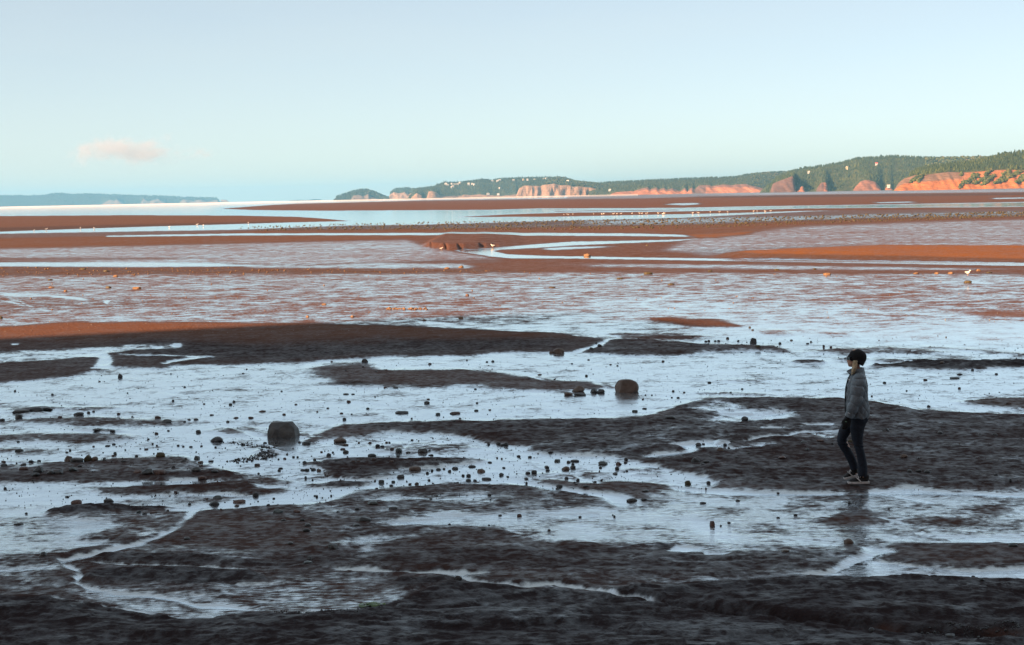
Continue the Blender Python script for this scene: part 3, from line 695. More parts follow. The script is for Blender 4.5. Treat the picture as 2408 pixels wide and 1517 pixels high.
    bmp = k.n('ShaderNodeBump', {'Strength': 0.8, 'Distance': 1.0, 'Height': h}).outputs[0]
    mudsh = k.n('ShaderNodeBsdfPrincipled', {'Specular Tint': (0.80, 0.90, 1.0), 'Base Color': mud, 'Roughness': k.math('MULTIPLY_ADD', damp, -0.5, 0.95), 'Specular IOR Level': k.math('MULTIPLY', damp, k.smooth(k.math('ADD', k.math('MULTIPLY', n_str, 0.32), k.math('MULTIPLY', n_fine, 0.68)), 0.42, 0.57, 0.08, 0.85)), 'Normal': bmp}).outputs[0]
    # film of water lying on the mud
    hw = k.math('ADD', k.math('MULTIPLY', n_fine, 0.006), k.math('MULTIPLY', wv, k.math('MULTIPLY', ripple, 0.012)))
    bw = k.n('ShaderNodeBump', {'Strength': 0.35, 'Distance': 1.0, 'Height': hw}).outputs[0]
    fc = k.n('ShaderNodeLayerWeight', {'Blend': 0.5, 'Normal': bw}).outputs['Facing']
    fr = k.math('MULTIPLY_ADD', k.math('POWER', fc, 3.0), 0.34, 0.64)
    gl_ = k.n('ShaderNodeBsdfGlossy', {'Color': (0.88, 0.95, 1.0), 'Roughness': k.math('MULTIPLY_ADD', pool, -0.11, 0.16), 'Normal': bw}).outputs[0]
    sh = k.n('ShaderNodeMixShader', {0: k.math('MULTIPLY', film, fr, clamp=True), 1: mudsh, 2: gl_}).outputs[0]
    return k.surf(sh)


MUD = mud_material()


def sub_mesh(name, q):
    used = np.unique(q)
    remap = np.full(len(V3), -1, np.int64); remap[used] = np.arange(len(used))
    return mesh_np(name, V3[used], remap[q], True, {n: a[used] for n, a in ATT.items()})


def flip(q):
    return q[:, ::-1]


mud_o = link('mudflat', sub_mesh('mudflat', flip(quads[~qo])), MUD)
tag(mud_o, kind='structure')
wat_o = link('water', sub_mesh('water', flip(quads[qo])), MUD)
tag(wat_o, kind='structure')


def gz(x, y):
    return float(fields(np.array([x], float), np.array([y], float))['z'][0])


# ================================================================== HILLS, CLIFFS, ISLANDS
def land_material(name, rock, rock2, green, green2, strata=0.0):
    k = NT(name)
    pos = k.n('ShaderNodeNewGeometry').outputs['Position']
    cl, hue = k.attr('cliff'), k.attr('hue')
    n1 = k.noise(pos, 0.03, 5, 0.6)
    mp = k.n('ShaderNodeMapping', {0: pos, 'Scale': (0.05, 0.05, 0.35), 'Rotation': (0.0, 0.25, 0.0)}).outputs[0]
    st = k.noise(mp, 1.0, 4, 0.6)
    c = k.mix(k.smooth(st, 0.35, 0.65), rock, tuple(x * 0.78 for x in rock))
    c2 = k.mix(k.smooth(st, 0.35, 0.65), rock2, tuple(x * 0.8 for x in rock2))
    c = k.mix(hue, c, c2)
    c = k.mix(k.math('MULTIPLY', k.smooth(n1, 0.5, 0.75), 0.4), c, tuple(x * 0.6 for x in rock2))
    g = k.mix(k.smooth(n1, 0.35, 0.65), green, green2)
    e = k.smooth(k.math('ADD', cl, k.math('MULTIPLY', k.math('SUBTRACT', n1, 0.5), 0.7)), 0.4, 0.6)
    bmp = k.n('ShaderNodeBump', {'Strength': 0.8, 'Distance': 6.0, 'Height': st}).outputs[0]
    return k.surf(k.n('ShaderNodeBsdfPrincipled', {'Base Color': k.mix(e, g, c), 'Roughness': 0.9, 'Specular IOR Level': 0.15, 'Normal': bmp}).outputs[0])


GRN, GRN2 = (0.040, 0.055, 0.022), (0.075, 0.085, 0.032)
M_RED = land_material('red_sandstone_land', (0.40, 0.150, 0.058), (0.19, 0.125, 0.095), GRN, GRN2)
M_PINK = land_material('pink_sandstone_land', (0.37, 0.165, 0.098), (0.135, 0.085, 0.078), GRN, GRN2)
M_TAN = land_material('tan_rock_land', (0.27, 0.185, 0.135), (0.175, 0.122, 0.105), GRN, GRN2)
M_FAR = land_material('far_land', (0.16, 0.13, 0.115), (0.12, 0.10, 0.09), (0.022, 0.030, 0.020), (0.030, 0.038, 0.024))


def interp(pts, u):
    p = np.array(pts, float)
    return np.interp(u, p[:, 0], p[:, 1])


class Hill:
    pass


def hill(name, D, sky_pts, cliff_pts, depth, mat, run=0.010, du=3.0, hue_fn=None, gully=0.004, back=0.6, seed=1, rough=0.02, foot_fn=None, slant=0.0):
    """land seen end on: a cliff (where cliff_pts stands above the beach) and a wooded slope up to the skyline"""
    u = np.arange(sky_pts[0][0], sky_pts[-1][0] + du, du)
    base = vh(u) + CAM_H * F / D
    vs = interp(sky_pts, u); vs = np.minimum(vs, base + 0.3)
    vc = interp(cliff_pts, u) if cliff_pts else base - 0.5
    vc = np.clip(vc, vs + 0.3, base)
    azu = np.array([az(a) for a in u])
    nC, nS, nB = 14, 22, 8
    rows = []
    zc = (vh(u) - vc) * D / F + CAM_H
    zs = (vh(u) - vs) * (D * (1 + depth)) / F + CAM_H
    foot = D * (1 + (foot_fn(u) if foot_fn is not None else 0 * u))
    for i in range(nC):
        t = i / (nC - 1.0)
        g = fbm((u + slant * t) / 14.0, u * 0 + t * 0.6, 4, seed) * gully * D * (0.35 + 1.3 * math.sin(math.pi * min(1, t * 1.0)))
        d = foot + run * D * t ** 1.15 + g
        z = -1.0 + (zc + 1.0) * t
        has = sstep(1.0, 4.0, (base - vc))
        rows.append((d, z, has * (1 if t < 0.999 else 0.6), t))
    for i in range(1, nS):
        t = i / (nS - 1.0)
        d = foot + run * D + (depth - run) * D * t
        e = t ** 0.8
        z = zc + (zs - zc) * (e * (1 + 0.0 * u))
        z = z + rough * (zs - zc + 4) * fbm(u / 40.0, d / (D * 0.01), 3, seed + 9) * 3 * math.sin(math.pi * t)
        rows.append((d, z, 0 * u, 2))
    for i in range(1, nB):
        t = i / (nB - 1.0)
        d = foot + depth * D * (1 + back * t)
        z = zs * (1 - t ** 1.5) - 2.0 * t
        rows.append((d, z, 0 * u, 3))
    n = len(u)
    V = []; cl = []; hu = []
    for d, z, c, t in rows:
        V.append(np.stack([azu * d, d + 0 * u, z], -1)); cl.append(c + 0 * u)
        hu.append(hue_fn(u, t) if (hue_fn is not None and t <= 1) else 0 * u)
    V = np.array(V)
    ii = np.arange(len(rows) * n).reshape(len(rows), n)
    Q = np.stack([ii[:-1, :-1], ii[:-1, 1:], ii[1:, 1:], ii[1:, :-1]], -1).reshape(-1, 4)
    o = link(name, mesh_np(name, V.reshape(-1, 3), Q, True, {'cliff': np.concatenate(cl), 'hue': np.concatenate(hu)}), mat)
    tag(o, kind='structure')
    H = Hill(); H.V = V; H.nC = nC; H.nS = nS; H.u = u; H.D = D; H.vc = vc; H.base = base; H.o = o

    def at(uu, row):
        """surface point above column uu at fractional row"""
        a = np.clip((uu - u[0]) / du, 0, n - 1.001); b = np.clip(row, 0, len(rows) - 1.001)
        i = np.asarray(a).astype(int); j = np.asarray(b).astype(int)
        fx = (a - i)[..., None]; fy = (b - j)[..., None]
        return (V[j, i] * (1 - fx) + V[j, i + 1] * fx) * (1 - fy) + (V[j + 1, i] * (1 - fx) + V[j + 1, i + 1] * fx) * fy
    H.at = at
    return H


# trees: unit shapes joined into woods
def conifer_shape(rs):
    V = []; T = []
    for (z0, z1, r) in ((0.12, 0.55, 0.26), (0.38, 0.80, 0.19), (0.65, 1.0, 0.11)):
        b = len(V); a0 = rs.rand() * 6
        for i in range(5):
            q = r * (0.75 + 0.5 * rs.rand())
            V.append((q * math.cos(a0 + i * 1.257), q * math.sin(a0 + i * 1.257), z0 + 0.06 * rs.rand()))
        V.append((0.03 * (rs.rand() - .5), 0.03 * (rs.rand() - .5), z1))
        for i in range(5): T.append((b + i, b + (i + 1) % 5, b + 5))
    return np.array(V), np.array(T)


def broad_shape(rs):
    t = (1 + 5 ** 0.5) / 2
    I = np.array([(-1, t, 0), (1, t, 0), (-1, -t, 0), (1, -t, 0), (0, -1, t), (0, 1, t), (0, -1, -t), (0, 1, -t), (t, 0, -1), (t, 0, 1), (-t, 0, -1), (-t, 0, 1)], float) / 1.9
    FT = np.array([(0, 11, 5), (0, 5, 1), (0, 1, 7), (0, 7, 10), (0, 10, 11), (1, 5, 9), (5, 11, 4), (11, 10, 2), (10, 7, 6), (7, 1, 8), (3, 9, 4), (3, 4, 2), (3, 2, 6), (3, 6, 8), (3, 8, 9), (4, 9, 5), (2, 4, 11), (6, 2, 10), (8, 6, 7), (9, 8, 1)])
    V = []; T = []
    for (x, y, z, r) in ((0, 0, 0.55, 0.36), (0.2, 0.1, 0.42, 0.26), (-0.19, 0.05, 0.62, 0.25)):
        b = len(V)
        P = I * r * (0.7 + 0.6 * rs.rand(12, 1)) * np.array([1, 1, 1.15]) + np.array([x, y, z])
        V += list(map(tuple, P)); T += [tuple(f + b) for f in FT]
    return np.array(V), np.array(T)


CON = [conifer_shape(rng) for _ in range(5)]
BRO = [broad_shape(rng) for _ in range(5)]


def foliage_material(name, a, b, c):
    k = NT(name)
    t = k.attr('tone')
    pos = k.n('ShaderNodeNewGeometry').outputs['Position']
    nz = k.noise(pos, 0.012, 3, 0.5)
    col = k.mix(k.smooth(k.math('ADD', t, k.math('MULTIPLY', k.math('SUBTRACT', nz, 0.5), 1.2)), 0.25, 0.75), a, b)
    col = k.mix(k.smooth(t, 0.86, 0.98), col, c)
    return k.surf(k.n('ShaderNodeBsdfPrincipled', {'Base Color': col, 'Roughness': 0.85, 'Specular IOR Level': 0.2}).outputs[0])


M_LEAF = foliage_material('leaf_green', (0.030, 0.050, 0.022), (0.085, 0.105, 0.032), (0.14, 0.11, 0.05))
M_LEAF_FAR = foliage_material('leaf_dark', (0.026, 0.042, 0.024), (0.055, 0.072, 0.030), (0.085, 0.075, 0.04))


def wood(name, P, size, conifer, mat, seed):
    """many crowns of one far wood, joined"""
    rs = np.random.RandomState(seed)
    Vs = []; Ts = []; tone = []; nb = 0
    kind = rs.rand(len(P)) < conifer
    for i, p in enumerate(P):
        V, T = (CON if kind[i] else BRO)[rs.randint(5)]
        s = size * (0.7 + 0.6 * rs.rand()); w = s * (0.85 + 0.4 * rs.rand())
        if not kind[i]: s *= 0.8
        a = rs.rand() * 6.28; ca, sa = math.cos(a), math.sin(a)
        X = np.stack([(V[:, 0] * ca - V[:, 1] * sa) * w, (V[:, 0] * sa + V[:, 1] * ca) * w, V[:, 2] * s - 0.12 * s], -1) + p
        Vs.append(X); Ts.append(T + nb); nb += len(V)
        tone.append(np.full(len(V), rs.rand() * (0.55 if kind[i] else 1.0)))
    o = link(name, mesh_np(name, np.vstack(Vs), np.vstack(Ts), False, {'tone': np.concatenate(tone)}), mat)
    return o


def wood_on(H, name, n, size, conifer, mat, seed, u0=None, u1=None, r0=0.0, r1=1.0, label=None, mask=None, skyline=0.25):
    rs = np.random.RandomState(seed)
    u0 = H.u[0] if u0 is None else u0; u1 = H.u[-1] if u1 is None else u1
    uu = u0 + (u1 - u0) * rs.rand(n)
    t = r0 + (r1 - r0) * rs.rand(n) ** 0.9
    row = H.nC - 1 + t * (H.nS - 1)
    ns = int(n * skyline)
    row[:ns] = H.nC - 1 + (H.nS - 1) * (0.93 + 0.1 * rs.rand(ns))
    if mask is not None:
        k = mask(uu, t, rs); uu, row = uu[k], row[k]
    o = wood(name, H.at(uu, row), size, conifer, mat, seed)
    tag(o, label, 'forest', kind='stuff')
    return o


def spans(pts_list):
    """cliff outline made of several separate faces: below every gap the bank is low"""
    out = []
    for p in pts_list:
        out.append((p[0][0] - 0.5, 600)); out += p; out.append((p[-1][0] + 0.5, 600))
    return out


# nearest headland, far right
h_near = hill('headland', 2600.0,
              [(2096, 448), (2103, 446), (2112, 431), (2126, 419), (2143, 411), (2154, 402.5), (2187, 394.5), (2248, 387.5), (2300, 381), (2336, 371.8), (2362, 365.7), (2407, 360.5), (2500, 352), (2640, 345), (2800, 350), (2960, 372), (3010, 430)],
              [(2096, 448), (2103, 445), (2112, 431), (2126, 420), (2154, 411), (2172, 412), (2196, 408.5), (2231, 404), (2266, 406), (2309, 403), (2330, 400), (2370, 400), (2405, 401), (2500, 398), (2700, 395), (2960, 405), (3010, 440)],
              0.14, M_RED, run=0.022, hue_fn=lambda u, t: sstep(0.50, 0.62, t + 0.10 * fbm(u / 30.0, u * 0, 3, 77) - 0.10 * sstep(2200, 2330, u)) * (1 - 0.8 * sstep(2240, 2290, u)), gully=0.005, seed=5, slant=26)
# wooded hill behind it
h_mid = hill('wooded_hill', 3900.0,
             [(1786, 453), (1792, 446), (1815, 431.5), (1828, 418), (1849, 410.5), (1866, 403.5), (1880, 400.5), (1908, 395.6), (1944, 391), (1970, 386), (1998, 380), (2012, 374.4), (2056, 372.7), (2094, 369), (2143, 371), (2213, 372.7), (2283, 371), (2327, 371), (2420, 373), (2560, 380), (2700, 400), (2760, 440)],
             spans([[(1811, 452), (1817, 432), (1840, 423), (1866, 413.5), (1869, 430), (1871, 451)],
                    [(1873, 450), (1880, 442), (1887, 438), (1893, 447)],
                    [(1918, 450), (1931, 430), (1944, 430), (1948, 449)],
                    [(2004, 449), (2015, 436), (2024, 427.5), (2042, 424), (2060, 429), (2068, 440), (2074, 448)], [(2080, 447), (2084, 441), (2096, 441), (2100, 447)]]),
             0.22, M_PINK, run=0.008, hue_fn=lambda u, t: np.where((u > 1872) & (u < 1912), 0.1, np.where((u > 1936) & (u < 1960), 0.3, np.where(u > 2064, 0.0, np.where(u > 2000, 0.55, 1.0)))), seed=15, slant=20)
# long low hills with orange cliffs
h_back = hill('low_hills', 5200.0,
              [(1385, 440), (1401, 432), (1440, 429.5), (1500, 426.5), (1575, 423), (1645, 420), (1698, 418.5), (1729, 417.6), (1750, 413), (1777, 409), (1821, 406), (1866, 403.5), (1940, 398), (2020, 396), (2100, 400), (2160, 440)],
              spans([[(1433, 458), (1450, 452), (1470, 450.5), (1490, 450), (1500, 447), (1506, 444.5), (1525, 440.5), (1528, 446), (1545, 441), (1549, 446), (1564, 442), (1567, 447), (1581, 443), (1590, 447), (1600, 450), (1612, 441.5), (1616, 449), (1628, 440.5), (1634, 446), (1644, 436.5), (1655, 436), (1672, 436)],
                     [(1656, 454), (1673, 438.5), (1690, 435.5), (1705, 434), (1722, 436), (1732, 434), (1756, 433.5), (1766, 437), (1782, 440), (1796, 444), (1813, 450)]]),
              0.20, M_PINK, run=0.007, hue_fn=lambda u, t: np.where((u > 1625) & (u < 1660), 1.0, np.where(u < 1500, 0.25, sstep(0.62, 0.8, t + 0.2 * fbm(u / 20., u * 0, 3, 5)) * 0.8)), seed=25, slant=24, gully=0.004)
# promontory with the big tan cliff
h_prom = hill('promontory', 5600.0,
              [(1213, 460), (1217, 452), (1222, 441), (1235, 433), (1255, 426.8), (1286, 424), (1321, 424), (1357, 428), (1400, 432), (1413, 438), (1423, 448), (1432, 459)],
              [(1213, 460), (1216, 456), (1220, 443.5), (1234, 436.5), (1251, 437), (1272, 438), (1278, 435), (1290, 434), (1304, 432), (1318, 436), (1339, 435.6), (1350, 440), (1362, 438.6), (1392, 441.8), (1409, 446), (1418, 447), (1422, 459), (1432, 460)],
              0.05, M_TAN, run=0.006, du=1.5, hue_fn=lambda u, t: 0.5 * (fbm(u / 9.0, u * 0 + t * 2, 3, 8) + 0.5) + 0.5 * sstep(1404, 1412, u), seed=35, gully=0.006)  # darker rock at the right end paints in the side away from the sun
h_cent = hill('village_hill', 6200.0,
              [(946, 470), (958, 466), (967, 460), (972, 451), (982, 445), (1020, 440.6), (1030, 436), (1046, 430), (1080, 430), (1100, 427), (1140, 422.7), (1157, 425), (1176, 421), (1234, 419), (1276, 418), (1316, 417), (1330, 419), (1357, 427.7), (1400, 436), (1450, 450), (1470, 460)],
              spans([[(968, 464), (974, 459), (980, 454), (992, 460)], [(1004, 464), (1008, 451), (1015, 449), (1028, 453), (1034, 460), (1050, 461.5), (1085, 461), (1092, 458), (1110, 459), (1130, 457), (1150, 460), (1180, 461), (1215, 458)]]),
              0.10, M_TAN, run=0.006, du=2.0, seed=45, foot_fn=lambda u: 0.02 * sstep(1010, 1100, u))
h_dome = hill('dome_island', 7500.0,
              [(784, 470), (787, 467), (794, 463.6), (824, 453.4), (849, 447.4), (863, 447.8), (883, 453.4), (900, 461), (914, 466.5), (919, 470)],
              spans([[(826, 468), (832, 460), (845, 458.5), (856, 462), (866, 456), (872, 463), (886, 467)]]), 0.03, M_FAR, run=0.008, du=1.5, seed=55)
h_blk = hill('block_island', 8200.0,
             [(912, 469), (915, 463), (917.6, 455), (931, 445), (957, 444), (977, 445.5), (1000, 450), (1010, 468)],
             [(912, 469), (917, 458), (926, 452), (940, 455), (952, 452), (962, 458), (972, 452), (990, 466), (1010, 469)], 0.03, M_TAN, run=0.006, du=1.5, seed=65)
h_left = hill('long_island', 14000.0,
              [(-520, 489), (-500, 480), (-400, 470), (-200, 463), (-60, 461), (0, 459.5), (60, 460), (100, 459), (137, 454.4), (150, 455), (171, 457.6), (205, 455.8), (240, 457), (290, 459), (370, 461), (430, 463.5), (470, 465), (505, 465.7), (513, 467), (516, 470), (517, 478)],
              spans([[(240, 480), (258, 470), (270, 472), (276, 469), (290, 478)], [(330, 479), (338, 468), (350, 474), (372, 468), (390, 477)], [(420, 478), (432, 469), (455, 473), (470, 470), (490, 474), (512, 470), (516, 477)]]), 0.05, M_FAR, run=0.004, seed=75)
h_stack = hill('sea_stack', 14200.0, [(518.8, 479), (519.5, 471), (521, 469.6), (532, 470), (537, 472.5), (539, 479)],
               [(518.8, 479), (519.5, 472), (521, 470), (532, 470.4), (537, 473), (539, 479)], 0.006, M_TAN, run=0.001, du=0.7, seed=85, gully=0.0005)
h_tiny = hill('far_islet', 16500.0, [(675, 475), (680, 472), (700, 470), (725, 470.5), (738, 468), (752, 468.5), (760, 471.5), (767, 475)], None, 0.01, M_FAR, du=1.5, seed=95)


def no_cliffcover(H):
    def f(uu, t, rs):
        return np.ones(len(uu), bool)
    return f


wood_on(h_near, 'forest', 5200, 6.6, 0.35, M_LEAF, 1, 2140, 2990, label='mixed green wood on the slope above the orange cliff at the far right')
wood_on(h_mid, 'forest', 7500, 7.6, 0.4, M_LEAF, 2, 1800, 2740, label='mixed wood covering the hill behind the orange headland')
wood_on(h_back, 'forest', 4600, 7.6, 0.5, M_LEAF_FAR, 3, 1392, 2140, label='dark wood on the long low hills above pink cliffs')
wood_on(h_prom, 'forest', 1500, 8.0, 0.3, M_LEAF_FAR, 4, 1222, 1430, label='wood along the top of the big tan cliff')
wood_on(h_cent, 'forest', 4400, 8.2, 0.7, M_LEAF_FAR, 5, 962, 1440, label='dark conifer wood round the houses on the middle hill')
wood_on(h_dome, 'forest', 700, 11.0, 0.6, M_LEAF_FAR, 6, 790, 914, label='wood covering the dome-shaped island')
wood_on(h_blk, 'forest', 420, 11.0, 0.6, M_LEAF_FAR, 7, 918, 1000, label='wood on top of the flat-topped pale cliff island')
wood_on(h_left, 'forest', 1200, 12.0, 0.6, M_LEAF_FAR, 8, -480, 512, label='wood on the long blue island at the far left', skyline=0.5)

# bushes running down the orange cliff in tongues
rs = np.random.RandomState(21)
bu, br = [], []
for (ua, ra, ub, rb, n, w) in ((2172, 13.5, 2140, 7.0, 110, 5), (2168, 12, 2160, 6.5, 40, 4), (2267, 6, 2256, 1.5, 50, 4), (2300, 11, 2272, 4.5, 150, 7), (2318, 8, 2290, 4, 90, 6), (2338, 9, 2310, 3, 110, 6), (2332, 13, 2316, 10, 70, 5),
                               (2362, 8, 2340, 3.5, 70, 5), (2400, 12, 2352, 4.5, 120, 6), (2372, 12.5, 2372, 8, 60, 4), (2409, 9, 2395, 4, 140, 8), (2364, 11, 2356, 10, 12, 3), (2290, 10.5, 2284, 9.5, 12, 3), (2262, 11.5, 2258, 10.5, 8, 3)):
    t = rs.rand(n)
    bu.append(ua + (ub - ua) * t + rs.randn(n) * w * 0.5); br.append(np.clip(ra + (rb - ra) * t + rs.randn(n) * 0.5, 0.6, 14))
bu = np.concatenate(bu); br = np.concatenate(br)
o = wood('cliff_bushes', h_near.at(bu, br), 4.6, 0.1, M_LEAF, 22)
tag(o, 'dark green bushes growing in slanting strips down the orange cliff', 'bushes', kind='stuff')

# single trees standing out on the skylines
M_BARK = plain('bark', (0.09, 0.065, 0.05), 0.9, scale=3)


def single_tree(x, y, z, h, shape, mat, label, group, rs):
    r = empty('conifer_tree' if shape is not None and shape[1].shape[0] < 20 else 'broadleaf_tree', (x, y, z), rs.rand() * 6)
    V, T = shape
    w = h * (0.7 + 0.4 * rs.rand())
    me = mesh_np('crown', V * np.array([w, w, h]), T, False, {'tone': np.full(len(V), rs.rand() * 0.5)})
    link('crown', me, mat, r)
    a = np.arange(5) * 1.2566
    q = 0.025 * h
    VV = np.vstack([np.stack([np.cos(a) * q, np.sin(a) * q, a * 0 - 0.12 * h], -1), np.stack([np.cos(a) * q * 0.5, np.sin(a) * q * 0.5, a * 0 + 0.6 * h], -1)])
    link('trunk', mesh_np('trunk', VV, [(i, (i + 1) % 5, 5 + (i + 1) % 5, 5 + i) for i in range(5)]), M_BARK, r)
    tag(r, label, 'tree', group)


rs = np.random.RandomState(31)
for (H, ulist, h, mat, lab, grp) in (
        (h_near, [2178, 2215, 2243, 2262, 2289, 2311, 2329, 2340, 2347, 2355, 2361, 2368, 2377, 2386, 2396, 2404], 8.5, M_LEAF, 'tree on the skyline of the orange headland at the far right', 'skyline trees of the orange headland'),
        (h_mid, [1870, 1882, 1893, 1906, 1918, 1931, 1948, 1960, 1975, 1988, 1995, 2004, 2016, 2032, 2050, 2073, 2105, 2135, 2160, 2190, 2225, 2266, 2300], 9.0, M_LEAF, 'tree on the skyline of the wooded hill behind the headland', 'skyline trees of the wooded hill'),
        (h_cent, [1030, 1044, 1051, 1077, 1098, 1112, 1125, 1133, 1150, 1166, 1182, 1205, 1220, 1228, 1243, 1252, 1258, 1263, 1271, 1277, 1284, 1296, 1312, 1330], 12.0, M_LEAF_FAR, 'dark conifer on the skyline of the hill with white houses', 'skyline trees of the hill with houses')):
    for i, uu in enumerate(ulist):
        p = H.at(np.array([uu + rs.randn()]), np.array([H.nC - 1 + (H.nS - 1) * 0.985]))[0]
        con = H is h_cent or rs.rand() < 0.55
        single_tree(p[0], p[1], p[2], h * (0.75 + 0.5 * rs.rand()), (CON if con else BRO)[rs.randint(5)], mat, ORD[i] + ' from the left: ' + lab, grp, rs)

# ------------------------------------------------------------------ houses
M_WHITE = plain('white_boards', (0.40, 0.42, 0.44), 0.6, var=0.05, scale=0.5)
M_YELL = plain('cream_boards', (0.46, 0.40, 0.28), 0.6, var=0.05, scale=0.5)
M_ROOF = plain('grey_shingle', (0.30, 0.29, 0.29), 0.8, scale=0.5)
M_ROOFW = plain('pale_roof', (0.55, 0.53, 0.50), 0.7, scale=0.5)
M_RROOF = plain('red_roof', (0.42, 0.05, 0.05), 0.7, scale=0.5)
M_PANE = plain('window_glass', (0.05, 0.06, 0.07), 0.15, scale=0.5)


def box_mesh(name, x0, x1, y0, y1, z0, z1):
    V = [(x, y, z) for z in (z0, z1) for y in (y0, y1) for x in (x0, x1)]
    Q = [(0, 2, 3, 1), (4, 5, 7, 6), (0, 1, 5, 4), (2, 6, 7, 3), (0, 4, 6, 2), (1, 3, 7, 5)]
    return mesh_np(name, V, Q, False)


def house(x, y, z, w, h, d, rz, wall, roof, label, group, gable_front=False):
    r = empty('house', (x, y, z), rz)
    eave = h * 0.62
    # walls with gable ends in one shell
    V = [(-w / 2, -d / 2, -4), (w / 2, -d / 2, -4), (w / 2, d / 2, -4), (-w / 2, d / 2, -4), (-w / 2, -d / 2, eave), (w / 2, -d / 2, eave), (w / 2, d / 2, eave), (-w / 2, d / 2, eave)]
    me = bpy.data.meshes.new('wall')
    if gable_front:
        V += [(0, -d / 2, h), (0, d / 2, h)]
        Fc = [(0, 1, 5, 8, 4), (2, 3, 7, 9, 6), (1, 2, 6, 5), (3, 0, 4, 7)]
        A, B = (-w / 2 - .3, -d / 2 - .3, eave - .2), (-w / 2 - .3, d / 2 + .3, eave - .2)
        R1 = [(0, -d / 2 - .3, h + .25), (0, d / 2 + .3, h + .25)]
        C, E = (w / 2 + .3, -d / 2 - .3, eave - .2), (w / 2 + .3, d / 2 + .3, eave - .2)
    else:
        V += [(-w / 2, 0, h), (w / 2, 0, h)]
        Fc = [(0, 1, 5, 4), (2, 3, 7, 6), (1, 2, 6, 9, 5), (3, 0, 4, 8, 7)]
        A, B = (-w / 2 - .3, -d / 2 - .3, eave - .2), (w / 2 + .3, -d / 2 - .3, eave - .2)
        R1 = [(-w / 2 - .3, 0, h + .25), (w / 2 + .3, 0, h + .25)]
        C, E = (-w / 2 - .3, d / 2 + .3, eave - .2), (w / 2 + .3, d / 2 + .3, eave - .2)
    me.from_pydata(V, [], Fc); me.update()
    link('wall', me, wall, r)
    me = bpy.data.meshes.new('roof')
    top = [A, B, R1[1], R1[0], C, E]
    VV = top + [(a, b, c + 0.35) for a, b, c in top]
    me.from_pydata(VV, [], [(0, 1, 2, 3), (3, 2, 5, 4), (6, 9, 8, 7), (9, 10, 11, 8), (0, 6, 7, 1), (4, 5, 11, 10), (0, 3, 9, 6), (3, 4, 10, 9), (1, 7, 8, 2), (2, 8, 11, 5)]); me.update()
    link('roof', me, roof, r)
    for k in (-0.27, 0.0, 0.27):
        link('window', box_mesh('window', k * w - w * 0.06, k * w + w * 0.06, -d / 2 - 0.05, -d / 2 + 0.2, eave * 0.35, eave * 0.72), M_PANE, r)
    tag(r, label, 'house', group)


# (picture column, picture row of the base, width m, height m)
VILL = [(1050, 434, 15, 7), (1053, 437, 17, 6), (1063.6, 434, 11, 7), (1068, 435, 9, 5), (1075.6, 434.5, 18, 7), (1083, 431.5, 12, 6), (1091, 430.5, 17, 6), (1103, 435, 10, 9), (1112, 435, 11, 9), (1116, 435, 9, 5), (1066, 439.5, 11, 6), (1063, 442, 9, 5), (1148, 457, 14, 5),
        (1158.5, 428, 12, 7), (1171, 427, 14, 7), (1176, 425.5, 12, 6), (1208, 425, 10, 5), (1231, 424.5, 10, 8), (1241, 424.5, 10, 7), (1257.5, 424, 14, 6), (1279, 423.5, 14, 8), (1285, 422, 11, 7), (1299, 423, 10, 5), (1172, 457.5, 13, 5), (1176, 443.5, 8, 5)]
rs = np.random.RandomState(41)


def place_on(H, uu, vv):
    """row of the hill surface seen at (uu, vv)"""
    rows = np.arange(2.0, H.nC + H.nS - 1.0, 0.25)
    P = H.at(np.full(len(rows), float(uu)), rows)
    _, pv = project(P[:, 0], P[:, 1], P[:, 2])
    i = np.argmin(np.abs(pv - vv))
    return P[i]


VILL.sort()
for vi, (uu, vv, w, h) in enumerate(VILL):
    p = place_on(h_cent, uu, vv)
    house(p[0], p[1] - 14.0, p[2] + 1.5, w * 0.78, h * 0.8, 8, 0.3 * rs.randn() - 0.25, M_WHITE if rs.rand() < 0.85 else M_YELL, M_ROOFW if rs.rand() < 0.6 else M_ROOF, ORD[vi] + ' house from the left among the white houses on the middle hill', 'white houses on the middle hill', rs.rand() < 0.35)
for (H, uu, vv, w, h, wall, roof, lab, gf) in (
        (h_prom, 1335.7, 428, 14, 6, M_WHITE, M_ROOFW, 'long white house alone above the top of the big tan cliff', False),
        (h_back, 1434, 449, 14, 7, M_WHITE, M_ROOFW, 'white house low on the slope just right of the big tan cliff', True),
        (h_mid, 1901, 408.5, 13, 8, M_WHITE, M_ROOFW, 'white house with several gables among trees, lower of two on the hill', True),
        (h_mid, 1989.5, 398, 10, 10, M_YELL, M_ROOFW, 'cream gabled house in the trees near the top of the wooded hill', True),
        (h_mid, 2059, 389, 12, 7, M_WHITE, M_RROOF, 'house with a red roof high on the wooded hill', False),
        (h_mid, 2086.8, 441, 12, 6, M_WHITE, M_ROOFW, 'white house by the shore between grey cliff and orange headland', False)):
    p = place_on(H, uu, vv)
    house(p[0], p[1] - 12.0, p[2] + 2.5, w * 0.62, h * 0.62, 6, -0.3, wall, roof, lab, None, gf)

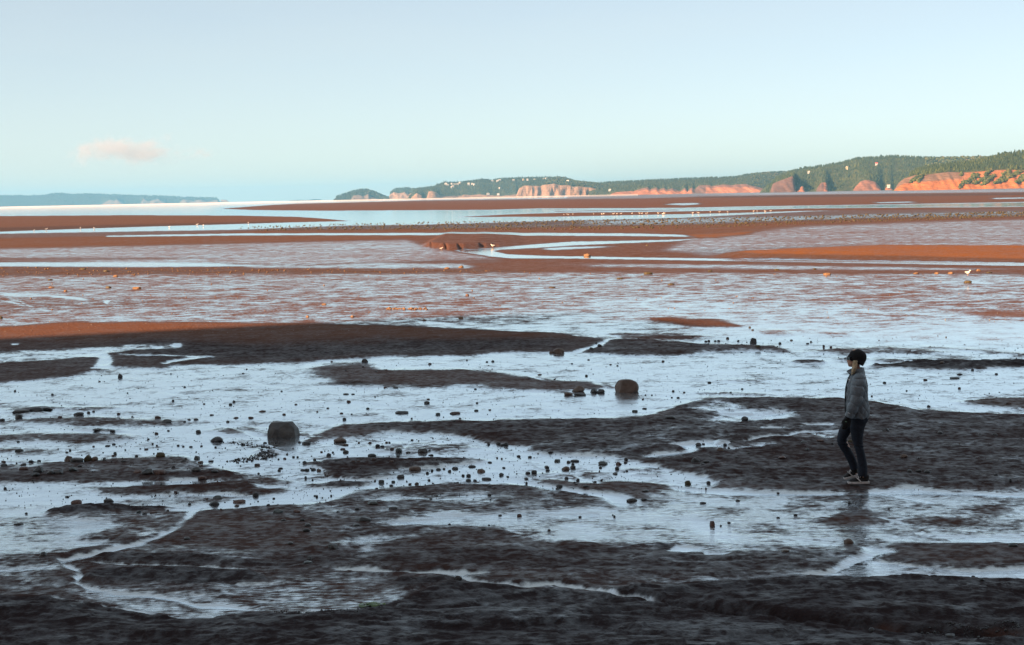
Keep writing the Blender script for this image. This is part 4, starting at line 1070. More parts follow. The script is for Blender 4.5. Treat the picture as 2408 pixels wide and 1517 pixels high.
# ------------------------------------------------------------------ the cliff behind the camera that shades the near flat
SH = [(-1400, 806), (-600, 803), (0, 807), (150, 804), (300, 803), (425, 800), (602, 801), (702, 797), (827, 791), (927, 783), (1002, 777), (1102, 766), (1203, 749), (1278, 743), (1378, 734), (1470, 731), (1540, 738), (1600, 752), (1680, 772), (1760, 786), (1900, 792), (2150, 802), (2407, 808), (3200, 815)]
YC = -46.0
cr = []
for (uu, vv) in SH:
    g = ground(uu, vv)
    t = (g[1] - YC) / L_H[1]
    cr.append((g[0] - t * L_H[0], t * math.tan(R(SUN_EL))))
cr = np.array(cr)
o_ = np.argsort(cr[:, 0]); cr = cr[o_]
xs = np.arange(-420, 420, 1.5)
crest = np.interp(xs, cr[:, 0], cr[:, 1])
rows = []
prof = [(0.0, 21.0, -0.5), (0.10, 19.0, 0.0), (0.35, 15.5, 0), (0.6, 11.0, 0), (0.85, 6.5, 0), (0.97, 2.0, 0), (1.0, 0.0, 0), (0.99, -6.0, 0), (0.97, -40, 0), (0.9, -120, 0), (0.5, -260, 0), (0.0, -400, -1)]
Vc = []; ccl = []
for k_, (hf, off, add) in enumerate(prof):
    d = YC + off + (fbm(xs / 9.0, xs * 0 + hf * 3, 4, 91) * 5.0 if 0 < k_ < 6 else 0)
    z = crest * hf + add + (fbm(xs / 30.0, xs * 0 + k_, 3, 92) * 3 if k_ > 7 else 0)
    Vc.append(np.stack([xs, d + 0 * xs, z], -1)); ccl.append(np.full(len(xs), 1.0 if k_ < 7 else 0.0))
ii = np.arange(len(prof) * len(xs)).reshape(len(prof), len(xs))
Q = np.stack([ii[:-1, :-1], ii[1:, :-1], ii[1:, 1:], ii[:-1, 1:]], -1).reshape(-1, 4)
o = link('beach_cliff', mesh_np('beach_cliff', np.array(Vc).reshape(-1, 3), Q, True, {'cliff': np.concatenate(ccl), 'hue': np.zeros(len(ccl) * len(xs))}), M_RED)
tag(o, kind='structure')

# ------------------------------------------------------------------ air
def volume_box(name, x0, x1, y0, y1, z0, z1, dens, col, aniso=0.0):
    k = NT(name)
    vol = k.n('ShaderNodeVolumePrincipled', {'Color': col, 'Density': dens, 'Anisotropy': aniso})
    k.t.links.new(vol.outputs[0], k.out.inputs['Volume'])
    o = link(name, box_mesh(name, x0, x1, y0, y1, z0, z1), k.m)
    tag(o, kind='stuff')
    return o


volume_box('haze', -18200, 18200, -18200, 18200, -6.0, 170, 5.4e-5, (0.19, 0.54, 0.91))


def prism(name, pts, z0, z1):
    n = len(pts)
    me = bpy.data.meshes.new(name)
    me.from_pydata([(x, y, z0) for x, y in pts] + [(x, y, z1) for x, y in pts], [], [tuple(range(n))[::-1], tuple(range(n, 2 * n))] + [(i, (i + 1) % n, n + (i + 1) % n, n + i) for i in range(n)])
    me.update()
    return me


def polar(u, d):
    return (az(u) * d, d)


k = NT('sea_mist')
pos = k.n('ShaderNodeNewGeometry').outputs['Position']
vol = k.n('ShaderNodeVolumePrincipled', {'Color': (1.0, 0.97, 0.97), 'Density': 2.0e-4})
k.t.links.new(vol.outputs[0], k.out.inputs['Volume'])
o = link('sea_mist', prism('sea_mist', [polar(-600, 640), polar(470, 640), polar(530, 1250), polar(1000, 2100), polar(1500, 2300), polar(1500, 5150), polar(1150, 5500), polar(960, 7100), polar(700, 9500), polar(-600, 12500)], -2.0, 3.0), k.m)
tag(o, kind='stuff')

# ------------------------------------------------------------------ cloud
def cloud(name, u, v, D, w, h, d, dens, seed):
    c = at_dist(u, v, D)
    k = NT(name)
    tc = k.n('ShaderNodeTexCoord').outputs['Object']
    off = k.n('ShaderNodeVectorMath', {0: tc, 1: (seed * 3.1, seed * 1.7, 0)}, operation='ADD').outputs[0]
    sc = k.n('ShaderNodeVectorMath', {0: off, 1: (1.0, 1.0, 1.5)}, operation='MULTIPLY').outputs[0]
    nz = k.noise(sc, 0.0042 * 1800 / max(w, 400), 6, 0.62)
    # falls off from the middle, flat underside
    sp = k.n('ShaderNodeVectorMath', {0: tc, 1: (2.0 / w, 2.0 / d, 2.0 / h)}, operation='MULTIPLY').outputs[0]
    ln = k.n('ShaderNodeVectorMath', {0: sp}, operation='LENGTH').outputs['Value']
    dd = k.math('SUBTRACT', k.math('MULTIPLY_ADD', ln, -0.62, 0.98), k.math('MULTIPLY', nz, 1.25), clamp=True)
    dens_ = k.math('MULTIPLY', k.smooth(dd, 0.0, 0.35), dens)
    vol = k.n('ShaderNodeVolumePrincipled', {'Color': (0.68, 0.67, 0.72), 'Density': dens_})
    k.t.links.new(vol.outputs[0], k.out.inputs['Volume'])
    bm = bmesh.new()
    bmesh.ops.create_icosphere(bm, subdivisions=3, radius=1.0)
    for q in bm.verts:
        q.co = Vector((q.co.x * w * 0.62, q.co.y * d * 0.62, q.co.z * h * 0.62))
    me = bpy.data.meshes.new(name); bm.to_mesh(me); bm.free()
    o = link(name, me, k.m)
    o.location = c
    return o


tag(cloud('cloud', 306, 358, 30000, 4300, 980, 1800, 0.0021, 1), 'small pink-tinged cloud low in the sky above the long blue island', 'cloud', kind='stuff')
tag(cloud('cloud', 482, 362, 30500, 800, 330, 500, 0.0016, 2), 'faint grey wisp of cloud to the right of the small pink cloud', 'cloud', kind='stuff')

# ================================================================== ROCKS
def rock_material(name, a, b, rough=0.55):
    k = NT(name)
    tc = k.n('ShaderNodeTexCoord').outputs['Object']
    rnd = k.n('ShaderNodeObjectInfo').outputs['Random']
    n1 = k.noise(tc, 6.0, 5, 0.6); n2 = k.noise(tc, 34.0, 4, 0.6)
    c = k.mix(k.smooth(n1, 0.35, 0.65), a, b)
    c = k.mix(k.math('MULTIPLY', k.smooth(n2, 0.55, 0.75), 0.4), c, tuple(x * 1.8 for x in b))
    c = k.mix(k.math('MULTIPLY', rnd, 0.35), c, tuple(x * 0.55 for x in a))
    h = k.math('ADD', k.math('MULTIPLY', n1, 0.05), k.math('MULTIPLY', n2, 0.012))
    bmp = k.n('ShaderNodeBump', {'Strength': 0.6, 'Distance': 1.0, 'Height': h}).outputs[0]
    return k.surf(k.n('ShaderNodeBsdfPrincipled', {'Base Color': c, 'Roughness': rough, 'Specular IOR Level': 0.5, 'Normal': bmp}).outputs[0])


MR = {'grey': rock_material('grey_stone', (0.060, 0.064, 0.066), (0.095, 0.095, 0.090)),
      'dark': rock_material('dark_stone', (0.030, 0.034, 0.038), (0.050, 0.052, 0.054), 0.45),
      'brown': rock_material('brown_stone', (0.090, 0.060, 0.045), (0.13, 0.090, 0.068)),
      'red': rock_material('red_stone', (0.080, 0.048, 0.040), (0.12, 0.068, 0.055)),
      'teal': rock_material('blue_green_stone', (0.045, 0.062, 0.066), (0.075, 0.092, 0.092), 0.4),
      'orange': rock_material('orange_sandstone', (0.16, 0.10, 0.055), (0.23, 0.14, 0.08), 0.8),
      'weed': rock_material('weedy_stone', (0.050, 0.042, 0.018), (0.075, 0.060, 0.026), 0.6),
      'pale': rock_material('pale_stone', (0.20, 0.20, 0.195), (0.26, 0.26, 0.25), 0.5)}


def rock_mesh(name, w, d, h, kind='round', seed=0, sub=3):
    """stone with its foot at z = 0, sunk a little; blocky ones are cut by planes"""
    rs = np.random.RandomState(seed + 100)
    bm = bmesh.new()
    bmesh.ops.create_icosphere(bm, subdivisions=sub, radius=1.0)
    P = np.array([q.co[:] for q in bm.verts])
    n = P / np.linalg.norm(P, axis=1, keepdims=True)
    if kind == 'boulder':
        for f_ in list(bm.verts): bm.verts.remove(f_)
        for p_ in [(-1, -.9, -1), (1.0, -.8, -1), (1.0, .9, -1), (-.95, .9, -1), (-.93, -.55, .72), (-.80, -.35, 1.0), (-.85, .5, .95), (.42, -.45, 1.0), (.62, .1, 1.0), (.50, .6, .92), (.86, -.5, .35), (.95, .3, .25), (-.3, -.85, .35), (.55, -.92, -.2)]:
            bm.verts.new(p_)
        bmesh.ops.convex_hull(bm, input=bm.verts)
        bmesh.ops.subdivide_edges(bm, edges=bm.edges, cuts=5, use_grid_fill=True)
        P = np.array([q.co[:] for q in bm.verts])
        n = P / np.linalg.norm(P, axis=1, keepdims=True)
        amp, cuts = 0.05, 0
    elif kind == 'block':
        P = np.sign(P) * np.abs(P) ** 0.42
        P *= np.array([1, 1, 1]) / np.abs(P).max(0)
        P[:, 0] *= 1 - 0.16 * np.clip(P[:, 2], 0, 1); P[:, 1] *= 1 - 0.2 * np.clip(P[:, 2], 0, 1)
        amp, cuts = 0.07, 9
    elif kind == 'slab':
        P[:, 2] = np.sign(P[:, 2]) * np.abs(P[:, 2]) ** 0.5
        amp, cuts = 0.14, 5
    elif kind == 'peak':
        P[:, :2] *= (1.0 - 0.62 * np.clip(P[:, 2] * 0.5 + 0.5, 0, 1) ** 1.3)[:, None] * 1.35
        amp, cuts = 0.12, 6
    elif kind == 'angular':
        amp, cuts = 0.12, 9
    else:
        P = np.sign(P) * np.abs(P) ** 0.8
        amp, cuts = 0.10, 3
    for _ in range(cuts):
        v = rs.randn(3); v[2] = abs(v[2]) * 0.7; v /= np.linalg.norm(v)
        lim = (0.62 + 0.22 * rs.rand()) * np.max(P @ v)
        s = P @ v
        P = P - np.clip(s - lim, 0, None)[:, None] * v * 0.92
    a = fbm(n[:, 0] * 1.6 + 7 + n[:, 2], n[:, 1] * 1.6 + n[:, 2] * 1.3 + seed, 3, seed)
    P = P * (1 + 2.0 * amp * a)[:, None]
    lo, hi = P.min(0), P.max(0)
    P = (P - (lo + hi) / 2) / ((hi - lo) / 2)
    P = P * np.array([w / 2, d / 2, h * 0.64]) + np.array([0, 0, h * 0.36])
    for q, p in zip(bm.verts, P):
        q.co = p
    me = bpy.data.meshes.new(name); bm.to_mesh(me); bm.free()
    me.polygons.foreach_set('use_smooth', np.full(len(me.polygons), kind not in ('angular', 'slab', 'peak', 'boulder'), bool))
    return me


def ground_on(u, v):
    """point of the uneven flat seen at (u, v)"""
    z = 0.0
    for _ in range(4):
        g = ground(u, v, z)
        z = gz(g[0], g[1])
    return g


seed_n = [0]


def stone_at(u, v, w, h, mat='dark', kind='round', label=None, group=None, cat='rock', name='rock', depth=0.75, me=None, rot=None, sub=2):
    """a stone whose foot is seen at (u, v), w x h picture pixels large"""
    seed_n[0] += 1
    h *= 0.9
    g = ground_on(u, v)
    D = g[1]
    W = w * D / F; Hh = max(h * D / F, 0.02)
    dep = W * depth
    y = g[1] + dep * 0.45; x = g[0] * y / g[1]
    z = gz(x, y)
    if me is None:
        me = rock_mesh(name, W, dep, Hh * 1.02, kind, seed_n[0], sub)
        me.materials.append(MR[mat])
        o = link(name, me)
        o.rotation_euler = (0, 0, (rng.rand() - 0.5) * 0.5 if rot is None else rot)
    else:
        o = link(name, me)
        o.scale = (W, dep, Hh)
        o.rotation_euler = (0, 0, (rng.rand() - 0.5) * 0.9)
    o.location = (x, y, z - 0.04 * Hh)
    tag(o, label, cat, group)
    return o


# --- stones one can name (column, row of the foot, width, height, colour, shape, what it is)
NAMED = [
    (668, 1029, 70, 40, 'grey', 'boulder', 'largest dark grey boulder with a flat top, standing on the wet flat left of centre', 'boulder'),
    (1474, 923, 57, 33, 'brown', 'round', 'big rounded brown boulder in a puddle, right of a group of five small stones', 'boulder'),
    (1361, 922, 31, 15, 'brown', 'angular', 'brown wedge stone, largest of the small stones left of the rounded boulder', 'rock'),
    (1397, 924, 19, 12, 'dark', 'angular', 'left one of two dark stones touching just left of the rounded boulder', 'rock'),
    (1413, 924.5, 19, 10, 'dark', 'angular', 'low sloping one of two dark stones touching just left of the rounded boulder', 'rock'),
    (1337, 930, 21, 8, 'brown', 'round', 'low brown stone, leftmost of the group beside the rounded boulder', 'rock'),
    (1364, 930.5, 28, 7, 'dark', 'slab', 'flat dark stone in front of the brown wedge stone', 'rock'),
    (858, 852, 16, 9, 'dark', 'block', 'small black block alone at the upper edge of the big wet area', 'rock'),
    (1314, 831, 27, 14, 'brown', 'angular', 'brown angular rock with a smaller one against it at the wet area edge', 'rock'),
    (1297, 830.5, 12, 6, 'brown', 'angular', 'small brown stone leaning against the angular rock at the edge of the wet area', 'rock'),
    (1410, 816, 10.5, 7, 'dark', 'block', 'dark stone standing in the narrow stream, upper of two', 'rock'),
    (1391, 823, 11, 7, 'dark', 'angular', 'dark stone beside the narrow stream, lower of two', 'rock'),
    (1771, 807, 16, 14, 'dark', 'block', 'black upright rock, largest of the scatter beyond and left of the walker', 'rock'),
    (1782, 817, 14, 6, 'weed', 'round', 'flat mossy stone just below the black upright rock', 'rock'),
    (283, 888, 11, 11, 'dark', 'peak', 'small pointed dark stone alone on the bright wet flat at the upper left', 'rock'),
    (185, 977, 25, 8, 'dark', 'slab', 'long dark stone beside two small ones at the left edge of the bright flat', 'rock'),
    (44, 984, 18, 11, 'dark', 'round', 'round dark stone below the flat slabs near the left edge', 'rock'),
    (50, 970, 45, 6, 'dark', 'slab', 'long low slab above the round dark stone near the left edge', 'rock slab'),
    (87, 968, 33, 8, 'dark', 'slab', 'dark tilted slab, middle of three slabs near the left edge', 'rock slab'),
    (108, 963, 34, 5, 'dark', 'slab', 'thin slab, rearmost of three slabs near the left edge', 'rock slab'),
    (5, 990, 13, 6, 'dark', 'round', 'low dark stone cut by the left edge of the view', 'rock'),
    (392, 995, 24, 9, 'dark', 'angular', 'dark low stone on the end of a mud streak, left of the big grey boulder', 'rock'),
    (510, 1039, 31, 12, 'dark', 'angular', 'dark angular rock among broken weed left of the big grey boulder', 'rock'),
    (467, 1018, 13, 7, 'dark', 'round', 'small round stone behind the broken weed left of the big grey boulder', 'rock'),
    (161, 1086, 20, 15, 'brown', 'angular', 'leaning brown stone, left end of the row of four touching stones', 'rock'),
    (181, 1087, 30, 11, 'dark', 'round', 'low dark stone, second of the row of four touching stones', 'rock'),
    (206, 1085, 19, 16, 'weed', 'round', 'olive round stone, tallest in the row of four touching stones', 'rock'),
    (222, 1084, 18, 11, 'brown', 'round', 'brown stone at the right end of the row of four touching stones', 'rock'),
    (244, 1083, 10, 7, 'teal', 'block', 'small bluish cube of stone just right of the row of four', 'rock'),
    (377, 1076, 23, 12, 'weed', 'block', 'squarish green-brown stone alone on the left stone field', 'rock'),
    (463, 1080, 15, 9, 'teal', 'round', 'round bluish stone right of the squarish green-brown stone', 'rock'),
    (56, 1106, 22, 8, 'red', 'round', 'low reddish stone left of the peaked rock near the left edge', 'rock'),
    (90, 1111, 23, 17, 'dark', 'peak', 'dark peaked rock at the left end of a broken line of stones', 'rock'),
    (84, 1118, 19, 8, 'dark', 'round', 'dark stone in front of the peaked rock near the left edge', 'rock'),
    (118, 1116, 17, 10, 'dark', 'round', 'smaller of two dark round stones right of the peaked rock', 'rock'),
    (138, 1115, 22, 10, 'dark', 'block', 'larger of two dark stones right of the peaked rock', 'rock'),
    (172, 1108, 20, 11, 'teal', 'angular', 'bluish sloping stone right of the two dark stones', 'rock'),
    (324, 1116, 20, 11, 'red', 'round', 'reddish round stone at the left end of the half-buried heap', 'rock'),
    (347, 1118, 26, 13, 'dark', 'angular', 'dark wedge in the middle of the half-buried heap', 'rock'),
    (376, 1116, 27, 12, 'red', 'round', 'reddish stone at the right end of the half-buried heap', 'rock'),
    (462, 1113, 21, 12, 'dark', 'round', 'round dark stone with a flat one in front, right of the half-buried heap', 'rock'),
    (477, 1118, 25, 7, 'red', 'slab', 'flat reddish stone in front of a round dark one on the left field', 'rock'),
    (180, 1187, 26, 12, 'red', 'round', 'dome of reddish stone on the rim of the lower left mud ledge', 'rock'),
    (256, 1181, 25, 8, 'dark', 'round', 'low dark dome of stone right of the reddish dome', 'rock'),
    (512, 1173, 21, 8, 'teal', 'block', 'dark blue-green block at the head of the lower left stream', 'rock'),
    (504, 1188, 25, 10, 'dark', 'angular', 'dark wedge below the blue-green block by the lower left stream', 'rock'),
    (563, 1183, 30, 7, 'red', 'slab', 'long reddish slab on bright wet mud right of the dark wedge', 'rock slab'),
    (601, 1167, 15, 10, 'dark', 'round', 'round dark stone behind the long reddish slab', 'rock'),
    (361, 1207, 18, 4, 'red', 'slab', 'thin brick-like red stone left of the stream', 'rock'),
    (44, 1235, 23, 4, 'dark', 'slab', 'thin dark stick-like stone on ripples at the left edge', 'rock'),
    (800, 1041, 31, 12, 'brown', 'angular', 'brown wedge-shaped rock to the right of the big grey boulder', 'rock'),
    (720, 1045, 19, 7, 'dark', 'angular', 'dark stone with a round one behind it, just right of the big grey boulder', 'rock'),
    (654, 1207, 25, 9, 'teal', 'angular', 'blue-green wedge on dark rippled mud below the big grey boulder', 'rock'),
    (699, 1205, 17, 7, 'red', 'angular', 'reddish stone just right of the blue-green wedge', 'rock'),
    (877, 1187, 25, 7, 'teal', 'round', 'bluish low dome on the upper edge of the dark rippled field', 'rock'),
    (924, 1198, 21, 6, 'dark', 'round', 'low dark stone right of the bluish dome on the rippled field', 'rock'),
    (854, 1226, 37, 10, 'dark', 'block', 'long dark block with two small lumps, in the middle of the rippled field', 'rock'),
    (976, 1107, 29, 10, 'brown', 'round', 'brown half-buried stone under the low mud bank in the middle', 'rock'),
    (942, 1124, 19, 8, 'dark', 'block', 'dark squarish stone below the brown half-buried stone', 'rock'),
    (994, 1064, 23, 10, 'dark', 'angular', 'two-lobed dark rock in the middle stone scatter', 'rock'),
    (938, 1064, 17, 9, 'teal', 'angular', 'bluish jagged rock left of the two-lobed dark rock', 'rock'),
    (1132, 1111, 20, 8, 'brown', 'block', 'brown flat-topped stone on the bright wet patch in the middle', 'rock'),
    (1144, 1129, 24, 6, 'dark', 'slab', 'long flat dark stone below the brown flat-topped stone', 'rock'),
    (1330, 1106, 19, 9, 'brown', 'round', 'rounded brown stone on the bright patch right of the middle', 'rock'),
    (1256, 1114, 14, 9, 'dark', 'round', 'dark egg-shaped stone left of the rounded brown stone', 'rock'),
    (1418, 1093, 23, 8, 'teal', 'round', 'smooth dark oval stone right of the rounded brown stone', 'rock'),
    (1455, 1093, 15, 7, 'red', 'angular', 'reddish tent-shaped stone beside the smooth oval stone', 'rock'),
    (1310, 1086, 15, 6, 'teal', 'block', 'green-blue squarish stone above the rounded brown stone', 'rock'),
    (1636, 1088, 22, 13, 'dark', 'peak', 'black two-pointed rock on the dry mud left of the walker', 'rock'),
    (1618, 1140, 16, 10, 'weed', 'round', 'yellow-brown round stone at the end of the wet tongue left of the walker', 'rock'),
    (1642, 1048, 15, 7, 'dark', 'angular', 'dark pointed stone beside the thin pools left of the walker', 'rock'),
    (1694, 1060, 16, 7, 'brown', 'block', 'brown squarish stone with two small dark ones, left of the walker', 'rock'),
    (1751, 989, 17, 10, 'dark', 'angular', 'dark angular stone by the wedge-shaped pool left of the walker', 'rock'),
    (1576, 985, 25, 7, 'dark', 'round', 'long low dark stone on the upper rim of the wide dark bar', 'rock'),
    (1486, 1180, 27, 8, 'dark', 'slab', 'black jagged stone beside the bright stream in the lower middle', 'rock'),
    (1674.6, 1237, 13, 13, 'red', 'block', 'upright dark red stone standing in ripples left of the reflection', 'rock'),
    (1222, 1215, 12, 7, 'red', 'block', 'small red-brown stone on the wet streak in the lower middle', 'rock'),
    (1995.5, 1279, 23, 12, 'brown', 'round', 'rounded brown stone below the walker at the edge of the ripples', 'rock'),
    (2382, 1286, 21, 9, 'teal', 'round', 'bluish stone with a pale top at the right edge of the ripples', 'rock'),
    (2083, 1015, 17, 10, 'dark', 'angular', 'black stone on dry mud just right of the walker', 'rock'),
    (1839, 1080, 19, 6, 'red', 'round', 'smooth reddish stone on dry mud left of the walker at knee height', 'rock'),
    (2340, 1023, 12, 6, 'dark', 'angular', 'small dark stone far right on the dry mud behind the walker', 'rock'),
    (2126, 1078, 17, 8, 'brown', 'round', 'brown round stone right of the walker at knee height', 'rock'),
    (2180, 1109, 13, 7, 'dark', 'round', 'dark round stone at the end of a short row right of the walker', 'rock'),
    (1929, 1039, 18, 5, 'red', 'round', 'low red stone beside the thin bright stream left of the walker', 'rock'),
    (1999, 1040, 13, 7, 'weed', 'round', 'olive stone seen behind the bent knee of the walker', 'rock'),
    (102, 1308, 17, 11, 'dark', 'block', 'dark blocky stone at the bend of the lower left stream', 'rock'),
    (440, 1269, 16, 5, 'dark', 'round', 'dark oval stone on the smooth mud right of the lower left stream', 'rock'),
    (783.5, 1291, 23, 13, 'grey', 'round', 'smooth grey egg-shaped stone in the lower middle left', 'rock'),
    (725, 1325, 21, 7, 'teal', 'round', 'lower flat stone of a pair on the dark mud, lower left of centre', 'rock'),
    (727, 1317, 12, 9, 'dark', 'block', 'upper upright stone of a pair on the dark mud, lower left of centre', 'rock'),
    (1078, 1366, 19, 11, 'dark', 'angular', 'black angular stone in the bright puddle at the bottom centre', 'rock'),
    (2050, 1481, 14, 10, 'dark', 'round', 'dark round stone in the small puddle at the bottom right', 'rock'),
    (2284, 1496, 21, 8, 'dark', 'round', 'larger of the dark stones in the wet gravel at the bottom right corner', 'rock'),
    (2235, 1489, 24, 6, 'dark', 'round', 'low dark stone at the left end of the wet gravel in the bottom right corner', 'rock'),
    (2320, 1496, 15, 6, 'dark', 'round', 'smaller dark stone at the right of the wet gravel in the bottom right corner', 'rock'),
    (2289, 1359, 10, 4, 'dark', 'round', 'small dark stone on the near rim of the right-hand pool, left of two', 'rock'),
    (2309, 1366, 12, 6, 'dark', 'round', 'small dark stone on the near rim of the right-hand pool, right of two', 'rock'),
    (1847, 1298, 20, 6, 'pale', 'round', 'pale mud-covered lump on the dark mud left of the right-hand pool', 'rock'),
    (2216, 854, 13, 5, 'brown', 'angular', 'brown pointed stone on the far rim of the dark bar right of the walker', 'rock'),
    (2245, 891, 23, 4, 'dark', 'slab', 'long flat dark stone on the bright flat right of the walker', 'rock'),
    (2257, 881.6, 14, 4, 'dark', 'slab', 'flat dark stone just above the long flat one right of the walker', 'rock'),
    (1381, 603, 18, 8, 'orange', 'angular', 'orange boulder on the inner bank of the winding creek', 'boulder'),
    (1945, 647, 18, 6, 'orange', 'round', 'rounded orange boulder at the upper edge of the sunlit streaked flat, right', 'boulder'),
    (322, 680, 21, 6, 'orange', 'slab', 'long yellow-orange stone on the sunlit flat at the left', 'rock'),
    (255, 677.6, 15, 5, 'weed', 'angular', 'dark angular stone left of the long yellow-orange stone', 'rock'),
    (271.6, 651, 12, 5, 'orange', 'block', 'square orange stone below the gravel line at the left', 'rock'),
    (154, 686, 8, 4.5, 'orange', 'block', 'small brown-orange stone on the sunlit flat near the left edge', 'rock'),
    (121, 677, 14, 3.5, 'orange', 'slab', 'flat pinkish stone on the sunlit flat near the left edge', 'rock'),
    (1099, 696, 9, 5.5, 'red', 'round', 'reddish round stone alone in the middle of the sunlit flat', 'rock'),
    (1084, 750, 12, 6, 'orange', 'block', 'orange stone near the shadow edge in the middle', 'rock'),
    (829, 746, 10, 5, 'orange', 'angular', 'orange stone near the shadow edge, left of two others', 'rock'),
    (998, 754, 10, 4, 'orange', 'angular', 'orange wedge stone closest to the shadow edge', 'rock'),
    (723, 746, 8, 5, 'orange', 'angular', 'small orange stone near the shadow edge, leftmost of four', 'rock'),
    (762, 717, 12, 4, 'orange', 'slab', 'flat orange stone in the middle of the sunlit flat', 'rock'),
    (1084, 630, 13, 6, 'orange', 'angular', 'brown and orange weedy rock above the gravel line below the cut bank', 'rock'),
    (1051, 633, 14, 5, 'orange', 'angular', 'orange rock left of the weedy rock above the gravel line', 'rock'),
    (2301.5, 638, 12, 6, 'orange', 'angular', 'wedge-shaped orange rock on the mud at the far right of the sunlit flat', 'rock'),
    (2235.5, 644, 14, 5, 'orange', 'angular', 'orange rock on the upper rim of the sunlit flat, right of two others', 'rock'),
    (2202, 644, 11, 4.5, 'orange', 'angular', 'orange rock on the upper rim of the sunlit flat, middle of three', 'rock'),
    (2154, 644, 13, 4, 'orange', 'round', 'orange rock on the upper rim of the sunlit flat, leftmost of three', 'rock'),
    (1521, 578, 7, 3.5, 'weed', 'peak', 'dark pointed rock on the mud inside the creek bend', 'rock'),
]
for (u, v, w, h, mat, kind, lab, cat) in NAMED:
    big = w > 24
    stone_at(u, v, w, h, mat, kind, lab, None, cat, 'boulder' if cat == 'boulder' else ('rock_slab' if cat == 'rock slab' else 'rock'), sub=4 if w > 45 else (3 if w > 14 else 2), depth=0.8 if kind != 'slab' else 0.6)

# dark weed mounds on the sunlit flat
for (u, v, w, h, lab) in ((1524.5, 645, 21, 6, 'dark olive weed-covered mound at the top of the sunlit flat right of centre'),
                          (1458, 656, 16, 3.5, 'low dark weed mound left of the olive mound on the sunlit flat'),
                          (1578, 670, 17, 4, 'dark weed mound with a tail of weed, right of centre on the sunlit flat'),
                          (1299, 677, 16, 3, 'thin dark weed streak in the centre of the sunlit flat'),
                          (1827, 636, 13, 4, 'dark weed mound below the orange creek slope'),
                          (1670, 639, 11, 4, 'dark weed mound left of another below the creek'),
                          (1916, 634, 8, 4, 'small dark weed mound just above the rounded orange boulder'),
                          (2275.5, 665, 19, 6, 'dark weed mound with a white gull on it, far right'),
                          (2326, 642, 14, 3, 'low dark weed mound at the far right rim of the sunlit flat'),
                          (195.6, 634, 15, 4, 'dark weed mound on the gravel line at the left'),
                          (250, 639, 14, 4.5, 'dark weed mound on the gravel line, right of another'),
                          (118, 659, 12, 3, 'flat dark weed patch below the gravel line at the left'),
                          (0, 749, 13, 6, 'dark olive weed mound at the left edge above the dry strip')):
    stone_at(u, v, w, h, 'weed', 'round', lab, 'weed mounds on the sunlit flat', 'weed mound', 'weed_mound', sub=3)

# --- unnamed scatter: shared shapes, one object each
LIB = {}
for mname in MR:
    LIB[mname] = []
    for j, kd in enumerate(('round', 'angular', 'round', 'slab', 'angular')):
        me = rock_mesh('stone', 1.0, 1.0, 1.0, kd, 300 + j + 10 * len(LIB), 2)
        me.materials.append(MR[mname])
        LIB[mname].append(me)

